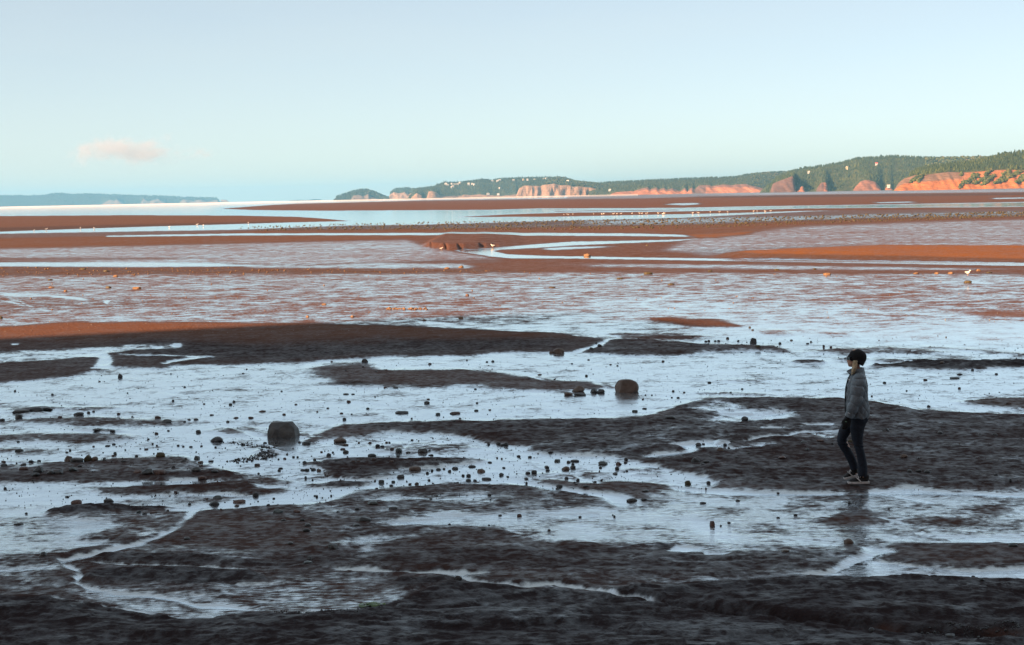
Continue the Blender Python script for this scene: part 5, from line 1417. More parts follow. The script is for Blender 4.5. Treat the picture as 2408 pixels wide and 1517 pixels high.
rs = np.random.RandomState(55)
SMALL = [(1402, 807, 7, 3), (1711, 797, 9, 5), (1690, 803, 8, 4), (1667, 803, 8, 4), (1660, 804, 9, 3.5), (1682, 803, 7, 3), (1665, 810, 7, 3), (1550, 813, 10, 3), (1736, 803, 7, 4), (1744, 811, 7, 2.5), (1625, 811, 7, 3), (1629, 793, 8, 4), (1763, 771, 7, 4), (1770, 777, 8, 3), (1937, 816, 7, 6), (1954, 818, 8, 5), (1861, 801, 8, 3), (1907, 805, 6, 4), (1899, 809, 9, 3), (1834, 809, 8, 5), (2176, 894.6, 12, 4), (2080, 901, 10, 4), (2256, 914.6, 8, 4.5), (2343, 881, 9, 4), (2372, 951, 15, 5), (2184, 957, 10, 4), (2050, 932.6, 6, 3.5), (2132, 920, 6, 3), (2287, 871.5, 8, 5),
         (1559, 851, 8, 4), (1384, 847, 7, 2.5), (1345, 856, 6, 2), (1436, 858, 7, 2.5), (1452, 861, 6, 3), (1379, 885, 8, 4.5), (1269, 882, 14, 3), (1245, 891, 8, 3), (1304, 893, 6, 2.5), (1668, 901, 11, 4), (1583, 921, 8, 4), (1609, 924, 7, 3), (1595, 936, 9, 3), (1580, 936, 6, 2.5), (1718, 924, 7, 3), (1745, 916, 7, 3.5), (1493, 969, 16, 5), (1516, 962, 14, 3), (1512, 940, 7, 3), (1518, 930, 5, 3), (1533, 930, 5, 3),
         (1011, 857, 10, 4), (854, 864, 6, 3), (813, 872, 5, 2.5), (780, 851, 7, 2.5), (908, 871, 8, 3), (885, 875, 7, 2.5), (1098, 848, 5, 3), (1145, 852, 8, 3), (1159, 851, 9, 4), (906, 912, 10, 3), (930, 913, 16, 3), (814, 928, 17, 3), (830, 928, 10, 2.5), (882, 934, 5, 2.5), (820, 946, 12, 5), (1004, 949, 16, 6), (1007, 940, 9, 3), (771, 961, 8, 3), (865, 962, 10, 4), (803, 973, 10, 3), (746, 969, 6, 2.5), (810, 988, 11, 6), (827, 975, 6, 3), (696, 952, 8, 3), (617, 969, 20, 4), (668, 976, 10, 4), (662, 921, 6, 3), (1030, 976, 14, 6), (1070, 974, 30, 5), (945, 973, 38, 6), (1120, 967, 12, 4), (1152, 965, 8, 3), (1082, 985, 8, 3), (1122, 949, 8, 3.5), (1118, 916, 8, 3), (1068, 991, 8, 3), (968, 985, 6, 2.5),
         (35, 921, 8, 4), (123, 929, 9, 4), (234, 898, 7, 3), (407, 944, 7, 5), (434, 911, 8, 3), (300, 925, 5, 2.5), (402, 880, 5, 2.5), (580, 869, 6, 2.5), (572, 879, 8, 2.5), (550, 946, 9, 5), (542, 953, 10, 5), (480, 951, 7, 3), (208, 972, 10, 5), (220, 969, 8, 3.5), (279, 975, 10, 5), (141, 983, 13, 5), (371, 984, 18, 6), (498, 977, 12, 3), (434, 993, 8, 4), (445, 988, 9, 3.5), (461, 988, 14, 4), (536, 993, 10, 4), (555, 984, 15, 4), (590, 984, 16, 4), (311, 981, 6, 2),
         (230, 1012, 30, 4), (265, 1013, 16, 3), (368, 1021, 11, 5), (396, 1014, 8, 3), (43, 1040, 8, 3), (268, 1046, 11, 4), (220, 1051, 7, 2.5), (253, 1050, 14, 3), (349, 1034, 8, 3), (359, 1045, 6, 4), (369, 1049, 6, 2.5), (419, 1049, 8, 4), (431, 1051, 7, 3), (449, 1052, 10, 3), (474, 1050, 8, 3), (507, 1053, 7, 4), (46, 1062, 25, 6), (271, 1069, 10, 7), (267, 1073, 12, 3), (321, 1074, 10, 5), (295, 1059, 6, 3), (344, 1058, 12, 3), (165, 1060, 7, 4), (157, 1065, 9, 3), (73, 1087, 14, 5), (55, 1094, 16, 5), (92, 1085, 11, 4), (9, 1088, 14, 5), (10, 1097, 22, 6), (431, 1086, 16, 5), (437, 1080, 7, 3), (472, 1090, 16, 6), (496, 1086, 15, 3), (188, 1099, 13, 6), (408, 1100, 9, 5), (290, 1086, 16, 4), (473, 1096, 12, 3), (496, 1106, 18, 4), (505, 1113, 22, 5), (12, 1150, 9, 5), (379, 1142, 7, 5), (413, 1154, 12, 3), (158, 1170, 12, 4), (487, 1175, 7, 4), (446, 1187, 9, 4), (395, 1203, 10, 5), (326, 1206, 14, 5), (340, 1210, 14, 3), (557, 1191, 15, 4), (520, 1200, 9, 3), (62, 1209, 8, 3),
         (623, 1043, 11, 4), (704, 1042, 8, 4), (727, 1042, 9, 6), (812, 1048, 18, 4), (806, 1058, 15, 4), (813, 1065, 17, 7), (773, 1073, 14, 8), (756, 1064, 8, 3), (783, 1065, 7, 3), (844, 1042, 6, 3), (870, 1043, 10, 4), (888, 1051, 13, 7), (899, 1051, 12, 4), (909, 1042, 9, 4), (916, 1042, 6, 4), (969, 1036, 8, 3), (922, 1058, 12, 5), (875, 1074, 25, 7), (960, 1066, 14, 4), (1010, 1060, 7, 4), (936, 1074, 10, 4), (879, 1082, 14, 5), (843, 1085, 11, 4), (831, 1087, 12, 5), (791, 1085, 9, 4), (717, 1090, 14, 7), (740, 1082, 9, 3), (670, 1080, 10, 4), (675, 1070, 7, 3), (690, 1076, 8, 3), (700, 1076, 7, 4), (655, 1081, 6, 3), (649, 1064, 8, 4), (1015, 1072, 11, 4), (1027, 1080, 7, 4), (934, 1082, 8, 4), (945, 1083, 10, 3), (921, 1093, 14, 5), (605, 1096, 16, 6), (657, 1108, 11, 5), (660, 1103, 13, 3), (712, 1107, 14, 4), (722, 1107, 13, 5), (737, 1106, 15, 5), (750, 1108, 15, 5), (719, 1126, 7, 7), (735, 1130, 6, 4), (765, 1118, 7, 3), (770, 1120, 6, 2.5), (608, 1115, 8, 4), (1016, 1108, 8, 5), (1031, 1106, 14, 5), (1044, 1104, 7, 4), (1057, 1110, 10, 6), (1070, 1104, 18, 6), (1110, 1099, 22, 5), (1152, 1089, 12, 4), (1169, 1078, 6, 4), (1180, 1080, 6, 4), (1102, 1121, 13, 7), (1089, 1120, 9, 5), (1009, 1131, 8, 5), (1005, 1114, 9, 5), (925, 1135, 11, 5), (897, 1136, 16, 8), (980, 1139, 13, 5), (964, 1140, 10, 3), (920, 1143, 10, 4), (882, 1132, 5, 4), (1075, 1136, 10, 3), (1101, 1131, 14, 5), (1117, 1131, 12, 4), (1179, 1118, 12, 6), (1194, 1122, 9, 3), (1185, 1101, 10, 3), (1149, 1046, 9, 5), (1172, 1040, 14, 5), (1180, 1048, 11, 4), (1190, 1047, 12, 7), (1151, 1146, 10, 4), (1151, 1165, 12, 5), (1013, 1174, 9, 3), (886, 1150, 9, 3), (1027, 1167, 8, 3), (745, 1169, 7, 5), (779, 1167, 6, 4), (741, 1167, 8, 3), (806, 1180, 9, 3), (631, 1192, 9, 4), (644, 1173, 7, 3), (840, 1196, 12, 5), (795, 1205, 12, 4), (711, 1225, 12, 6), (667, 1224, 12, 4), (838, 1233, 22, 5), (724, 1236, 19, 6), (720, 1248, 18, 7), (683, 1280, 18, 5), (1176, 1213, 10, 3), (1137, 1245, 12, 5), (1057, 1234, 9, 3), (1150, 1237, 7, 3),
         (1220, 1074, 12, 4), (1246, 1076, 10, 4), (1294, 1060, 15, 4), (1286, 1100, 14, 5), (1241, 1114, 13, 5), (1337, 1088, 11, 5), (1347, 1093, 9, 5), (1347, 1101, 14, 7), (1288, 1107, 11, 4), (1352, 1085, 22, 4), (1284, 1099, 8, 4), (1472, 1082, 11, 6), (1451, 1104, 11, 7), (1412, 1101, 8, 4), (1471, 1089, 10, 4), (1447, 1115, 14, 4), (1474, 1108, 7, 3), (1238, 1127, 12, 4), (1238, 1137, 6, 4), (1315, 1146, 16, 6), (1311, 1150, 10, 3), (1332, 1126, 10, 5), (1359, 1131, 10, 6), (1351, 1137, 7, 4), (1355, 1140, 10, 3), (1399, 1134, 9, 3), (1414, 1131, 7, 4), (1377, 1144, 15, 4), (1375, 1163, 7, 3), (1518, 1155, 20, 3), (1490, 1152, 9, 2.5), (1441, 1212, 5, 3), (1445, 1216, 6, 4), (1364, 1217, 10, 4), (1291, 1248, 8, 4), (1653, 1184, 16, 4), (1735, 1178, 14, 4), (1514, 1176, 17, 4), (1660, 1150, 6, 3), (1666, 1137, 10, 6), (1714, 1057, 9, 6), (1705, 1050, 12, 5), (1722, 1042, 13, 5), (1660, 1085, 17, 5), (1652, 1093, 14, 4), (1606, 1073, 6, 3), (1760, 1064, 8, 4), (1669, 1073, 7, 3), (1731, 1076, 12, 3), (1654, 1046, 8, 4), (1781, 1034, 9, 4), (1891, 1036, 18, 5), (1888, 1039, 9, 4), (1957, 1045, 9, 6), (2024, 1038, 12, 5), (1898, 1058, 12, 5), (1853, 1098, 10, 4), (1966, 1092, 10, 2), (2139, 1111, 14, 7), (2160, 1111, 14, 5), (2112, 1082, 16, 3), (2160, 1079, 9, 4), (2211, 1017, 14, 5), (2304, 1021, 6, 4), (2342, 1118, 11, 4), (2376, 1130, 7, 9), (1830, 1161, 10, 3), (1998, 1184, 10, 6), (2090, 1197, 8, 3), (1871, 1213, 10, 5), (1830, 1218, 9, 3), (1695, 1237, 7, 3), (1714, 1230, 9, 3), (1650, 1321, 8, 3)]
SMALL += [(u + 3 * rs.randn(), v, w, h) for (u, v, w, h) in []]
SHORT = []
for q in NAMED:
    t_ = q[6].split(',')[0].split()[:8]
    while len(t_) > 2 and t_[-1] in ('the', 'a', 'of', 'on', 'in', 'at', 'with', 'and', 'left', 'right', 'just', 'one', 'two', 'by', 'beside', 'below', 'above', 'against', 'behind', 'smaller', 'it', 'big', 'from', 'bright', 'half-buried', 'to', 'wide', 'upper', 'lower', 'small', 'near', 'narrow', 'touching', 'standing', 'alone', 'cut', 'end', 'little', 'leaning'): t_ = t_[:-1]
    SHORT.append((q[0], q[1], ' '.join(t_)))
USED_L = {}


def stone_label(u, v, colour):
    """says where a small stone lies by the nearest stone that has a name"""
    best = min(SHORT, key=lambda q: abs(q[0] - u) + 2.5 * abs(q[1] - v))
    dx, dv = u - best[0], v - best[1]
    d = ('left of' if dx < 0 else 'right of') if abs(dx) > 2.2 * abs(dv) else ('beyond' if dv < 0 else 'in front of')
    for size in ('small', 'little', 'tiny', 'loose', 'smaller', 'single', 'another'):
        lab = size + ' ' + colour + ' stone ' + d + ' the ' + best[2]
        if lab not in USED_L: break
    USED_L[lab] = 1
    return lab


ROCKG = 'small loose stones lying on the shaded wet flat'
for (u, v, w, h) in SMALL[:230]:
    w *= 0.86
    r_ = rs.rand()
    mat = 'dark' if r_ < 0.5 else ('teal' if r_ < 0.62 else ('red' if r_ < 0.78 else ('brown' if r_ < 0.9 else 'grey')))
    lab = stone_label(u, v, {'dark': 'blackish', 'teal': 'blue-grey', 'red': 'reddish', 'brown': 'brown', 'grey': 'grey'}[mat])
    stone_at(u, v, w, max(h, 2.5), mat, me=LIB[mat][rs.randint(5)], label=lab, group=ROCKG, cat='stone', name='stone')
rest = SMALL[230:]


def stone_cluster(name, items, mats, seed):
    """more stones of the same kinds, joined, past the count of single ones"""
    rs = np.random.RandomState(seed)
    Vs, Fs, nb = [], [], 0
    base = []
    for me in LIB[mats]:
        V = np.array([q.co[:] for q in me.vertices]); T = np.array([p.vertices[:] for p in me.polygons]); base.append((V, T))
    U = np.array(items, float)
    G = np.array([ground(a[0], a[1]) for a in U])
    W = U[:, 2] * G[:, 1] / F; Hh = np.maximum(U[:, 3] * G[:, 1] / F, 0.008)
    Z = fields(G[:, 0].copy(), G[:, 1].copy())['z']
    G = np.array([ground(a[0], a[1], z_) for a, z_ in zip(U, Z)])
    Z = fields(G[:, 0].copy(), G[:, 1].copy())['z']
    for i in range(len(U)):
        V, T = base[rs.randint(len(base))]
        a = rs.rand() * 6.28; c, s = math.cos(a), math.sin(a)
        X = V * np.array([W[i], W[i] * 0.8, Hh[i]])
        X = np.stack([X[:, 0] * c - X[:, 1] * s, X[:, 0] * s + X[:, 1] * c, X[:, 2]], -1) + np.array([G[i, 0], G[i, 1], Z[i]])
        Vs.append(X); Fs.append(T + nb); nb += len(V)
    return link(name, mesh_np(name, np.vstack(Vs), np.vstack(Fs), True), MR[mats])


LIB_LOW = {}
for mname in ('dark', 'weed', 'orange', 'pale', 'red'):
    LIB_LOW[mname] = []
    for j, kd in enumerate(('round', 'angular', 'slab', 'round')):
        me = rock_mesh('pebble', 1.0, 1.0, 1.0, kd, 500 + j, 1); me.materials.append(MR[mname]); LIB_LOW[mname].append(me)
LIB_HI = LIB


def scatter(name, n, poly, wr, mats, seed, label, cat, near_wet=None, flat=0.45):
    rs = np.random.RandomState(seed)
    P = np.array(poly, float)
    lo, hi = P.min(0), P.max(0)
    out = []
    while len(out) < n:
        q = lo + (hi - lo) * rs.rand(4000, 2)
        ins = np.zeros(len(q), bool)
        for a in range(len(P)):
            x1, y1 = P[a - 1]; x2, y2 = P[a]
            c = (y1 > q[:, 1]) != (y2 > q[:, 1])
            with np.errstate(divide='ignore', invalid='ignore'):
                ins ^= c & (q[:, 0] < x1 + (q[:, 1] - y1) * (x2 - x1) / (y2 - y1))
        q = q[ins]
        for u, v in q:
            w = wr[0] * (wr[1] / wr[0]) ** (rs.rand() ** 2.2)
            out.append((u, v, w, w * flat * (0.5 + 0.9 * rs.rand())))
            if len(out) >= n: break
    global LIB
    LIB = LIB_LOW
    o = stone_cluster(name, out, mats, seed)
    LIB = LIB_HI
    tag(o, label, cat, kind='stuff')


if rest:
    o = stone_cluster('loose_stones', rest, 'dark', 5)
    tag(o, 'more small loose stones of the shaded flat', 'stones', kind='stuff')
scatter('pebbles', 2600, [(-300, 860), (2700, 840), (2700, 985), (1600, 1000), (1000, 1050), (-300, 1050)], (1.0, 3.2), 'dark', 61, 'tiny dark pebbles strewn over the bright wet flat', 'pebbles')
scatter('pebbles', 1500, [(-300, 1030), (600, 1030), (1250, 1030), (1700, 1090), (1650, 1160), (800, 1190), (-300, 1200)], (1.2, 4.8), 'dark', 62, 'dark pebbles between the stones of the middle flat', 'pebbles')
scatter('pebbles', 500, [(1500, 1020), (2700, 1000), (2700, 1150), (1700, 1140)], (1.2, 4.5), 'red', 63, 'reddish pebbles on the dry mud round the walker', 'pebbles')
scatter('pebbles', 420, [(1400, 790), (2700, 790), (2700, 850), (1400, 835)], (1.1, 4.2), 'dark', 64, 'dark pebbles on the wet flat at the shadow edge', 'pebbles')
scatter('pebbles', 420, [(2150, 1484), (2450, 1478), (2500, 1512), (2280, 1506)], (2, 9), 'dark', 65, 'wet gravel in the bottom right corner', 'gravel', flat=0.6)
scatter('pebbles', 260, [(640, 1438), (900, 1428), (900, 1446), (700, 1446)], (1.5, 6), 'dark', 66, 'small dark gravel at the foot of the ripples, bottom', 'gravel', flat=0.6)
scatter('pebbles', 500, [(520, 1040), (560, 1040), (650, 1052), (655, 1068), (570, 1090), (530, 1086), (620, 1066), (600, 1052)], (1.5, 7), 'dark', 67, 'curved line of dark broken weed and grit left of the big boulder', 'grit', flat=0.5)
scatter('pebbles', 420, [(0, 640), (2407, 645), (2407, 740), (1400, 735), (0, 745)], (1.2, 4.5), 'orange', 68, 'small orange stones scattered on the sunlit flat', 'pebbles')
scatter('pebbles', 420, [(-200, 628), (600, 630), (1300, 637), (1300, 642), (600, 646), (-200, 652)], (1.8, 6.0), 'orange', 69, 'orange gravel along the old tide line', 'gravel')
scatter('shells', 140, [(-100, 755), (1300, 755), (1250, 780), (300, 795), (-100, 800)], (0.9, 2.4), 'pale', 70, 'tiny pale shells on the dry sunlit strip', 'shells', flat=0.7)
scatter('shells', 60, [(1900, 725), (2500, 725), (2500, 765), (1900, 760)], (1.0, 3.0), 'pale', 71, 'tiny pale shells on the sunlit flat at the right', 'shells', flat=0.7)
scatter('gravel', 90, [(908, 725), (1006, 725), (1006, 728.5), (908, 729)], (3, 8), 'orange', 72, 'short row of tan stones on the sunlit flat', 'gravel', flat=0.5)

# weedy stones of the far band: the largest singly, the rest joined
rs = np.random.RandomState(77)


def band_v(u, t):
    top = np.interp(u, [560, 760, 1000, 1300, 1600, 2000, 2407], [541, 533, 528, 520, 514, 506, 498]); bot = np.interp(u, [560, 760, 1000, 1300, 1600, 2000, 2407], [545, 541, 542, 541, 538, 524, 510])
    return top + (bot - top) * t


for i in range(60):
    u = 900 + 1500 * rs.rand() ** 0.8; t = rs.rand()
    w = 5 + 7 * rs.rand() ** 2
    stone_at(u, float(band_v(u, t)), w, w * (0.28 + 0.15 * rs.rand()), 'weed', me=LIB['weed'][rs.randint(5)], label='brown weedy stone in the far stone band by the water', group='weedy stones of the far band', cat='stone', name='weedy_stone')
it = []
for i in range(2600):
    u = 600 + 1950 * rs.rand() ** 0.75; t = rs.rand(); w = 2 + 5 * rs.rand() ** 2
    it.append((u, float(band_v(u, t)), w, w * (0.3 + 0.2 * rs.rand())))
for i in range(260):
    u = 560 + 900 * rs.rand(); w = 1.5 + 3 * rs.rand()
    it.append((u, float(np.interp(u, [560, 824, 1000, 1300, 1460], [533, 526, 522, 518, 514])) + 5 * rs.rand(), w, w * 0.4))
LIB = LIB_LOW
o = stone_cluster('weedy_stones', it, 'weed', 78)
LIB = LIB_HI
tag(o, 'brown weedy stones of the far band, too many to count', 'stones', kind='stuff')

# green sea lettuce at the bottom
g = ground(877, 1434)
k = NT('sea_lettuce')
tc = k.n('ShaderNodeTexCoord').outputs['Object']
k.surf(k.n('ShaderNodeBsdfPrincipled', {'Base Color': k.mix(k.smooth(k.noise(tc, 20, 3), 0.35, 0.65), (0.030, 0.075, 0.012), (0.085, 0.15, 0.03)), 'Roughness': 0.3}).outputs[0])
bm = bmesh.new()
rs = np.random.RandomState(9)
for i in range(26):
    c = Vector(((rs.rand() - 0.5) * 0.22, (rs.rand() - 0.5) * 0.12, 0.005))
    a = rs.rand() * 6.28; L = 0.05 + 0.06 * rs.rand(); Wd = 0.02 + 0.025 * rs.rand()
    prev = None
    for s in range(5):
        t = s / 4
        p = c + Vector((math.cos(a) * L * t, math.sin(a) * L * t, 0.03 * math.sin(math.pi * t) * rs.rand() + 0.012 * (1 - t)))
        wv = Wd * (0.5 + math.sin(math.pi * min(0.95, t + 0.1)))
        q = (bm.verts.new(p + Vector((-math.sin(a) * wv, math.cos(a) * wv, 0.012 * rs.rand()))), bm.verts.new(p + Vector((math.sin(a) * wv, -math.cos(a) * wv, 0.012 * rs.rand()))))
        if prev: bm.faces.new((prev[0], prev[1], q[1], q[0]))
        prev = q
me = bpy.data.meshes.new('sea_lettuce'); bm.to_mesh(me); bm.free()
o = link('sea_lettuce', me, k.m)
o.location = (g[0], g[1] + 0.05, gz(g[0], g[1] + 0.05) + 0.002)
o.scale = (0.75, 0.6, 0.45)
tag(o, 'clump of bright green seaweed at the foot of the ripples, bottom centre left', 'seaweed')

# ------------------------------------------------------------------ gulls
M_GULL = plain('gull_white', (0.80, 0.80, 0.78), 0.6, var=0.04)
M_GWING = plain('gull_grey', (0.36, 0.38, 0.40), 0.6, var=0.05)
M_GLEG = plain('gull_leg', (0.45, 0.25, 0.12), 0.6)


def lathe_x(name, prof, n=8):
    """body of revolution along x: (x, z centre, radius)"""
    V = []
    for (x, z, r) in prof:
        for i in range(n):
            a = i * 2 * math.pi / n
            V.append((x, r * math.cos(a), z + r * math.sin(a)))
    Fq = [(j * n + i, j * n + (i + 1) % n, (j + 1) * n + (i + 1) % n, (j + 1) * n + i) for j in range(len(prof) - 1) for i in range(n)]
    return mesh_np(name, V, Fq, True)


GULL_BODY = lathe_x('body', [(-0.30, 0.23, 0.004), (-0.22, 0.215, 0.03), (-0.10, 0.20, 0.075), (0.02, 0.20, 0.092), (0.11, 0.225, 0.075), (0.155, 0.27, 0.046), (0.175, 0.315, 0.042), (0.20, 0.335, 0.044), (0.225, 0.335, 0.03), (0.25, 0.328, 0.010), (0.29, 0.322, 0.002)])
GULL_BODY.materials.append(M_GULL)
Wg = [(-0.26, 0.235), (-0.14, 0.275), (0.02, 0.285), (0.09, 0.25), (0.05, 0.19), (-0.08, 0.175), (-0.18, 0.19)]
GWING = {}
for sgn in (-1, 1):
    off = [0.02, 0.068, 0.088, 0.078, 0.098, 0.092, 0.062]
    V = [(x, sgn * o_, z) for (x, z), o_ in zip(Wg, off)] + [(x, sgn * (o_ + 0.012), z) for (x, z), o_ in zip(Wg, off)]
    n_ = len(Wg)
    me = bpy.data.meshes.new('wing')
    me.from_pydata(V, [], [tuple(range(n_)), tuple(range(n_, 2 * n_))[::-1]] + [(i, (i + 1) % n_, n_ + (i + 1) % n_, n_ + i) for i in range(n_)]); me.update()
    me.materials.append(M_GWING); GWING[sgn] = me
GLEG = {s_: box_mesh('leg', -0.008, 0.008, s_ * 0.03 - 0.008, s_ * 0.03 + 0.008, -0.01, 0.13) for s_ in (-1, 1)}
for me in GLEG.values(): me.materials.append(M_GLEG)


def gull(u, v, label, group=None, z=None, size=1.0, y_off=0.0):
    g = ground(u, v)
    zz = gz(g[0], g[1]) if z is None else z
    r = empty('gull', (g[0], g[1] + y_off, zz), rng.rand() * 6.28)
    r.scale = (size,) * 3
    link('body', GULL_BODY, None, r)
    for s_ in (-1, 1):
        link('wing', GWING[s_], None, r); link('leg', GLEG[s_], None, r)
    tag(r, label, 'gull', group)


for i, (u, v) in enumerate(((80, 544.5), (109, 541), (189, 538.5), (222, 538.5), (398, 536), (464, 530), (478, 532), (584, 526))):
    gull(u, v, ORD[i] + ' gull from the left at the water edge below the left brown bar', 'gulls at the edge of the left bar', size=0.8)
rs = np.random.RandomState(99)
for i, u in enumerate(sorted(1325 + 240 * rs.rand(20))):
    gull(u, float(np.interp(u, [1300, 1590], [507, 503])) + 1.4 * rs.randn() * 0.5, ORD[i] + ' gull from the left in the flock along the far water strip', 'flock of gulls along the far water', size=0.85)
for i, u in enumerate(sorted(1580 + 240 * rs.rand(10)), 20):
    gull(u, float(np.interp(u, [1580, 1820], [503.5, 498])) + 0.4 * rs.randn(), ORD[i] + ' gull from the left in the flock along the far water strip', 'flock of gulls along the far water', size=0.8)
gull(1158.7, 582.5, 'white gull at the foot of the cut creek bank', size=0.75)
gull(1038, 587.5, 'white gull on the left lip of the cut creek bank', size=0.5)
gm = ground(2275.5, 665)
gull(2276, 663.5, 'white gull standing on the dark weed mound at the far right', z=gz(gm[0], gm[1]) + 0.26, size=0.6)


# ================================================================== THE WALKER
PG = ground_on(2018, 1136)
PD = PG[1]
PZ = gz(PG[0], PG[1])
ORI = np.array([PG[0], PD, 0.0])


def Pp(u, v, y):
    """body point seen at (u, v), y metres behind the plane of the near foot"""
    return at_dist(u, v, PD + y) - ORI - np.array([0, 0, PZ])


def loft(path, n=16, cap=True):
    """closed tube; path rows are (centre, half depth along x, half width along y, tilt axis or None)"""
    V = []; Fq = []
    C = [np.array(p[0], float) for p in path]
    for i, p in enumerate(path):
        t = C[min(i + 1, len(C) - 1)] - C[max(i - 1, 0)]
        t = t / (np.linalg.norm(t) + 1e-9)
        sx = np.array([1.0, 0, 0]) - t * t[0]
        if np.linalg.norm(sx) < 0.2: sx = np.array([0, 0, 1.0]) - t * t[2]
        sx /= np.linalg.norm(sx); sy = np.cross(t, sx)
        for k_ in range(n):
            a = 2 * math.pi * k_ / n
            V.append(C[i] + sx * math.cos(a) * p[1] + sy * math.sin(a) * p[2])
    for i in range(len(path) - 1):
        for k_ in range(n):
            Fq.append((i * n + k_, i * n + (k_ + 1) % n, (i + 1) * n + (k_ + 1) % n, (i + 1) * n + k_))
    Fq.append(tuple(range(n))[::-1]); Fq.append(tuple((len(path) - 1) * n + k_ for k_ in range(n)))
    return V, Fq


def ball(c, r, n=12):
    bm = bmesh.new()
    bmesh.ops.create_uvsphere(bm, u_segments=n, v_segments=n // 2 + 2, radius=1.0)
    V = [np.array(c) + np.array(q.co[:]) * np.array(r) for q in bm.verts]
    Fq = [tuple(v.index for v in f.verts) for f in bm.faces]
    bm.free()
    return V, Fq


def fuse(name, pieces, voxel, mat, parent, smooth=2, disp=None):
    """melt overlapping tubes and balls into one continuous skin"""
    V = []; Fq = []
    for (v, f) in pieces:
        b = len(V); V += [tuple(x) for x in v]; Fq += [tuple(i + b for i in q) for q in f]
    me = bpy.data.meshes.new(name + '_raw'); me.from_pydata(V, [], Fq); me.update()
    bm = bmesh.new(); bm.from_mesh(me); bmesh.ops.recalc_face_normals(bm, faces=bm.faces); bm.to_mesh(me); bm.free()
    o = bpy.data.objects.new(name, me); COL.objects.link(o)
    m = o.modifiers.new('r', 'REMESH'); m.mode = 'VOXEL'; m.voxel_size = voxel; m.use_smooth_shade = True
    if smooth:
        m2 = o.modifiers.new('s', 'SMOOTH'); m2.iterations = smooth; m2.factor = 0.5
    dg = bpy.context.evaluated_depsgraph_get()
    new = bpy.data.meshes.new_from_object(o.evaluated_get(dg))
    new.name = name
    bpy.data.objects.remove(o); bpy.data.meshes.remove(me)
    if disp is not None:
        n = len(new.vertices)
        co = np.empty(n * 3, np.float32); new.vertices.foreach_get('co', co); co = co.reshape(-1, 3)
        nn = np.empty(n * 3, np.float32); new.vertices.foreach_get('normal', nn); nn = nn.reshape(-1, 3)
        co = co + nn * disp(co)[:, None]
        new.vertices.foreach_set('co', co.astype(np.float32).ravel()); new.update()
    new.polygons.foreach_set('use_smooth', np.full(len(new.polygons), True))
    return link(name, new, mat, parent)


def span_(v, u0, u1, y, hw):
    """ring from its front and back edges in the picture"""
    c = Pp((u0 + u1) / 2, v, y)
    return (c, (u1 - u0) / 2 * PD / F, hw)


M_SKIN = plain('skin', (0.55, 0.34, 0.25), 0.5, var=0.1, scale=40)
M_JACK = plain('jacket_nylon', (0.15, 0.185, 0.215), 0.5, var=0.16, scale=60)
M_JEAN = plain('dark_denim', (0.008, 0.014, 0.027), 0.8, var=0.35, scale=55, bump=0.2)
M_KNIT = plain('black_knit', (0.010, 0.010, 0.012), 0.9, var=0.3, scale=120, bump=0.3)
M_GLOV = plain('black_fleece', (0.012, 0.013, 0.014), 0.85, var=0.2, scale=80)
M_HAIR = plain('blonde_hair', (0.52, 0.42, 0.27), 0.5, var=0.4, scale=60)
M_SHOE = plain('black_mesh', (0.014, 0.014, 0.016), 0.7, var=0.2, scale=90)
M_SOLE = plain('pale_rubber', (0.62, 0.62, 0.63), 0.6, var=0.08)
M_TRIM = plain('white_trim', (0.80, 0.82, 0.83), 0.6, var=0.05)
M_LENS = plain('dark_lens', (0.008, 0.009, 0.012), 0.15, var=0.1, spec=0.6)
M_ZIP = plain('zip_black', (0.012, 0.012, 0.014), 0.5, var=0.1)

person = empty('person', (ORI[0], ORI[1], PZ))
tag(person, 'person in black beanie, quilted grey jacket and dark jeans walking left across the mud', 'person')
px = PD / F                                   # metres per picture pixel at the walker

# body: one skin from head to feet
NL, NR = -0.0, 0.19                           # depth of near and far leg
HC = Pp(2012, 842, 0.09)                      # head centre
CY_ = 0.09                                    # depth of the spine
limb = lambda pts: loft([(Pp(u, v, y), r, r) for (u, v, y, r) in pts], 12)
arm_n = [(2020, 893, CY_ - 0.165, 0.050), (2016, 915, CY_ - 0.215, 0.046), (2014, 940, CY_ - 0.235, 0.038), (2005, 960, CY_ - 0.225, 0.036), (1997, 980, CY_ - 0.20, 0.026), (1994, 985, CY_ - 0.19, 0.024)]
arm_f = [(2020, 893, CY_ + 0.165, 0.050), (2021, 916, CY_ + 0.20, 0.046), (2020, 940, CY_ + 0.215, 0.038), (2010, 960, CY_ + 0.20, 0.036), (2001, 978, CY_ + 0.18, 0.026), (1998, 983, CY_ + 0.17, 0.024)]
leg_n = [(2020, 985, NL, 0.075), (2016, 1015, NL, 0.066), (2019, 1050, NL, 0.050), (2026, 1080, NL, 0.046), (2030, 1112, NL, 0.034), (2030, 1124, NL, 0.032)]
leg_f = [(2014, 985, NR - .02, 0.075), (1991, 1012, NR, 0.064), (1981, 1034, NR, 0.050), (1995, 1062, NR, 0.044), (2008, 1096, NR, 0.032), (2010, 1104, NR, 0.030)]
hand = []


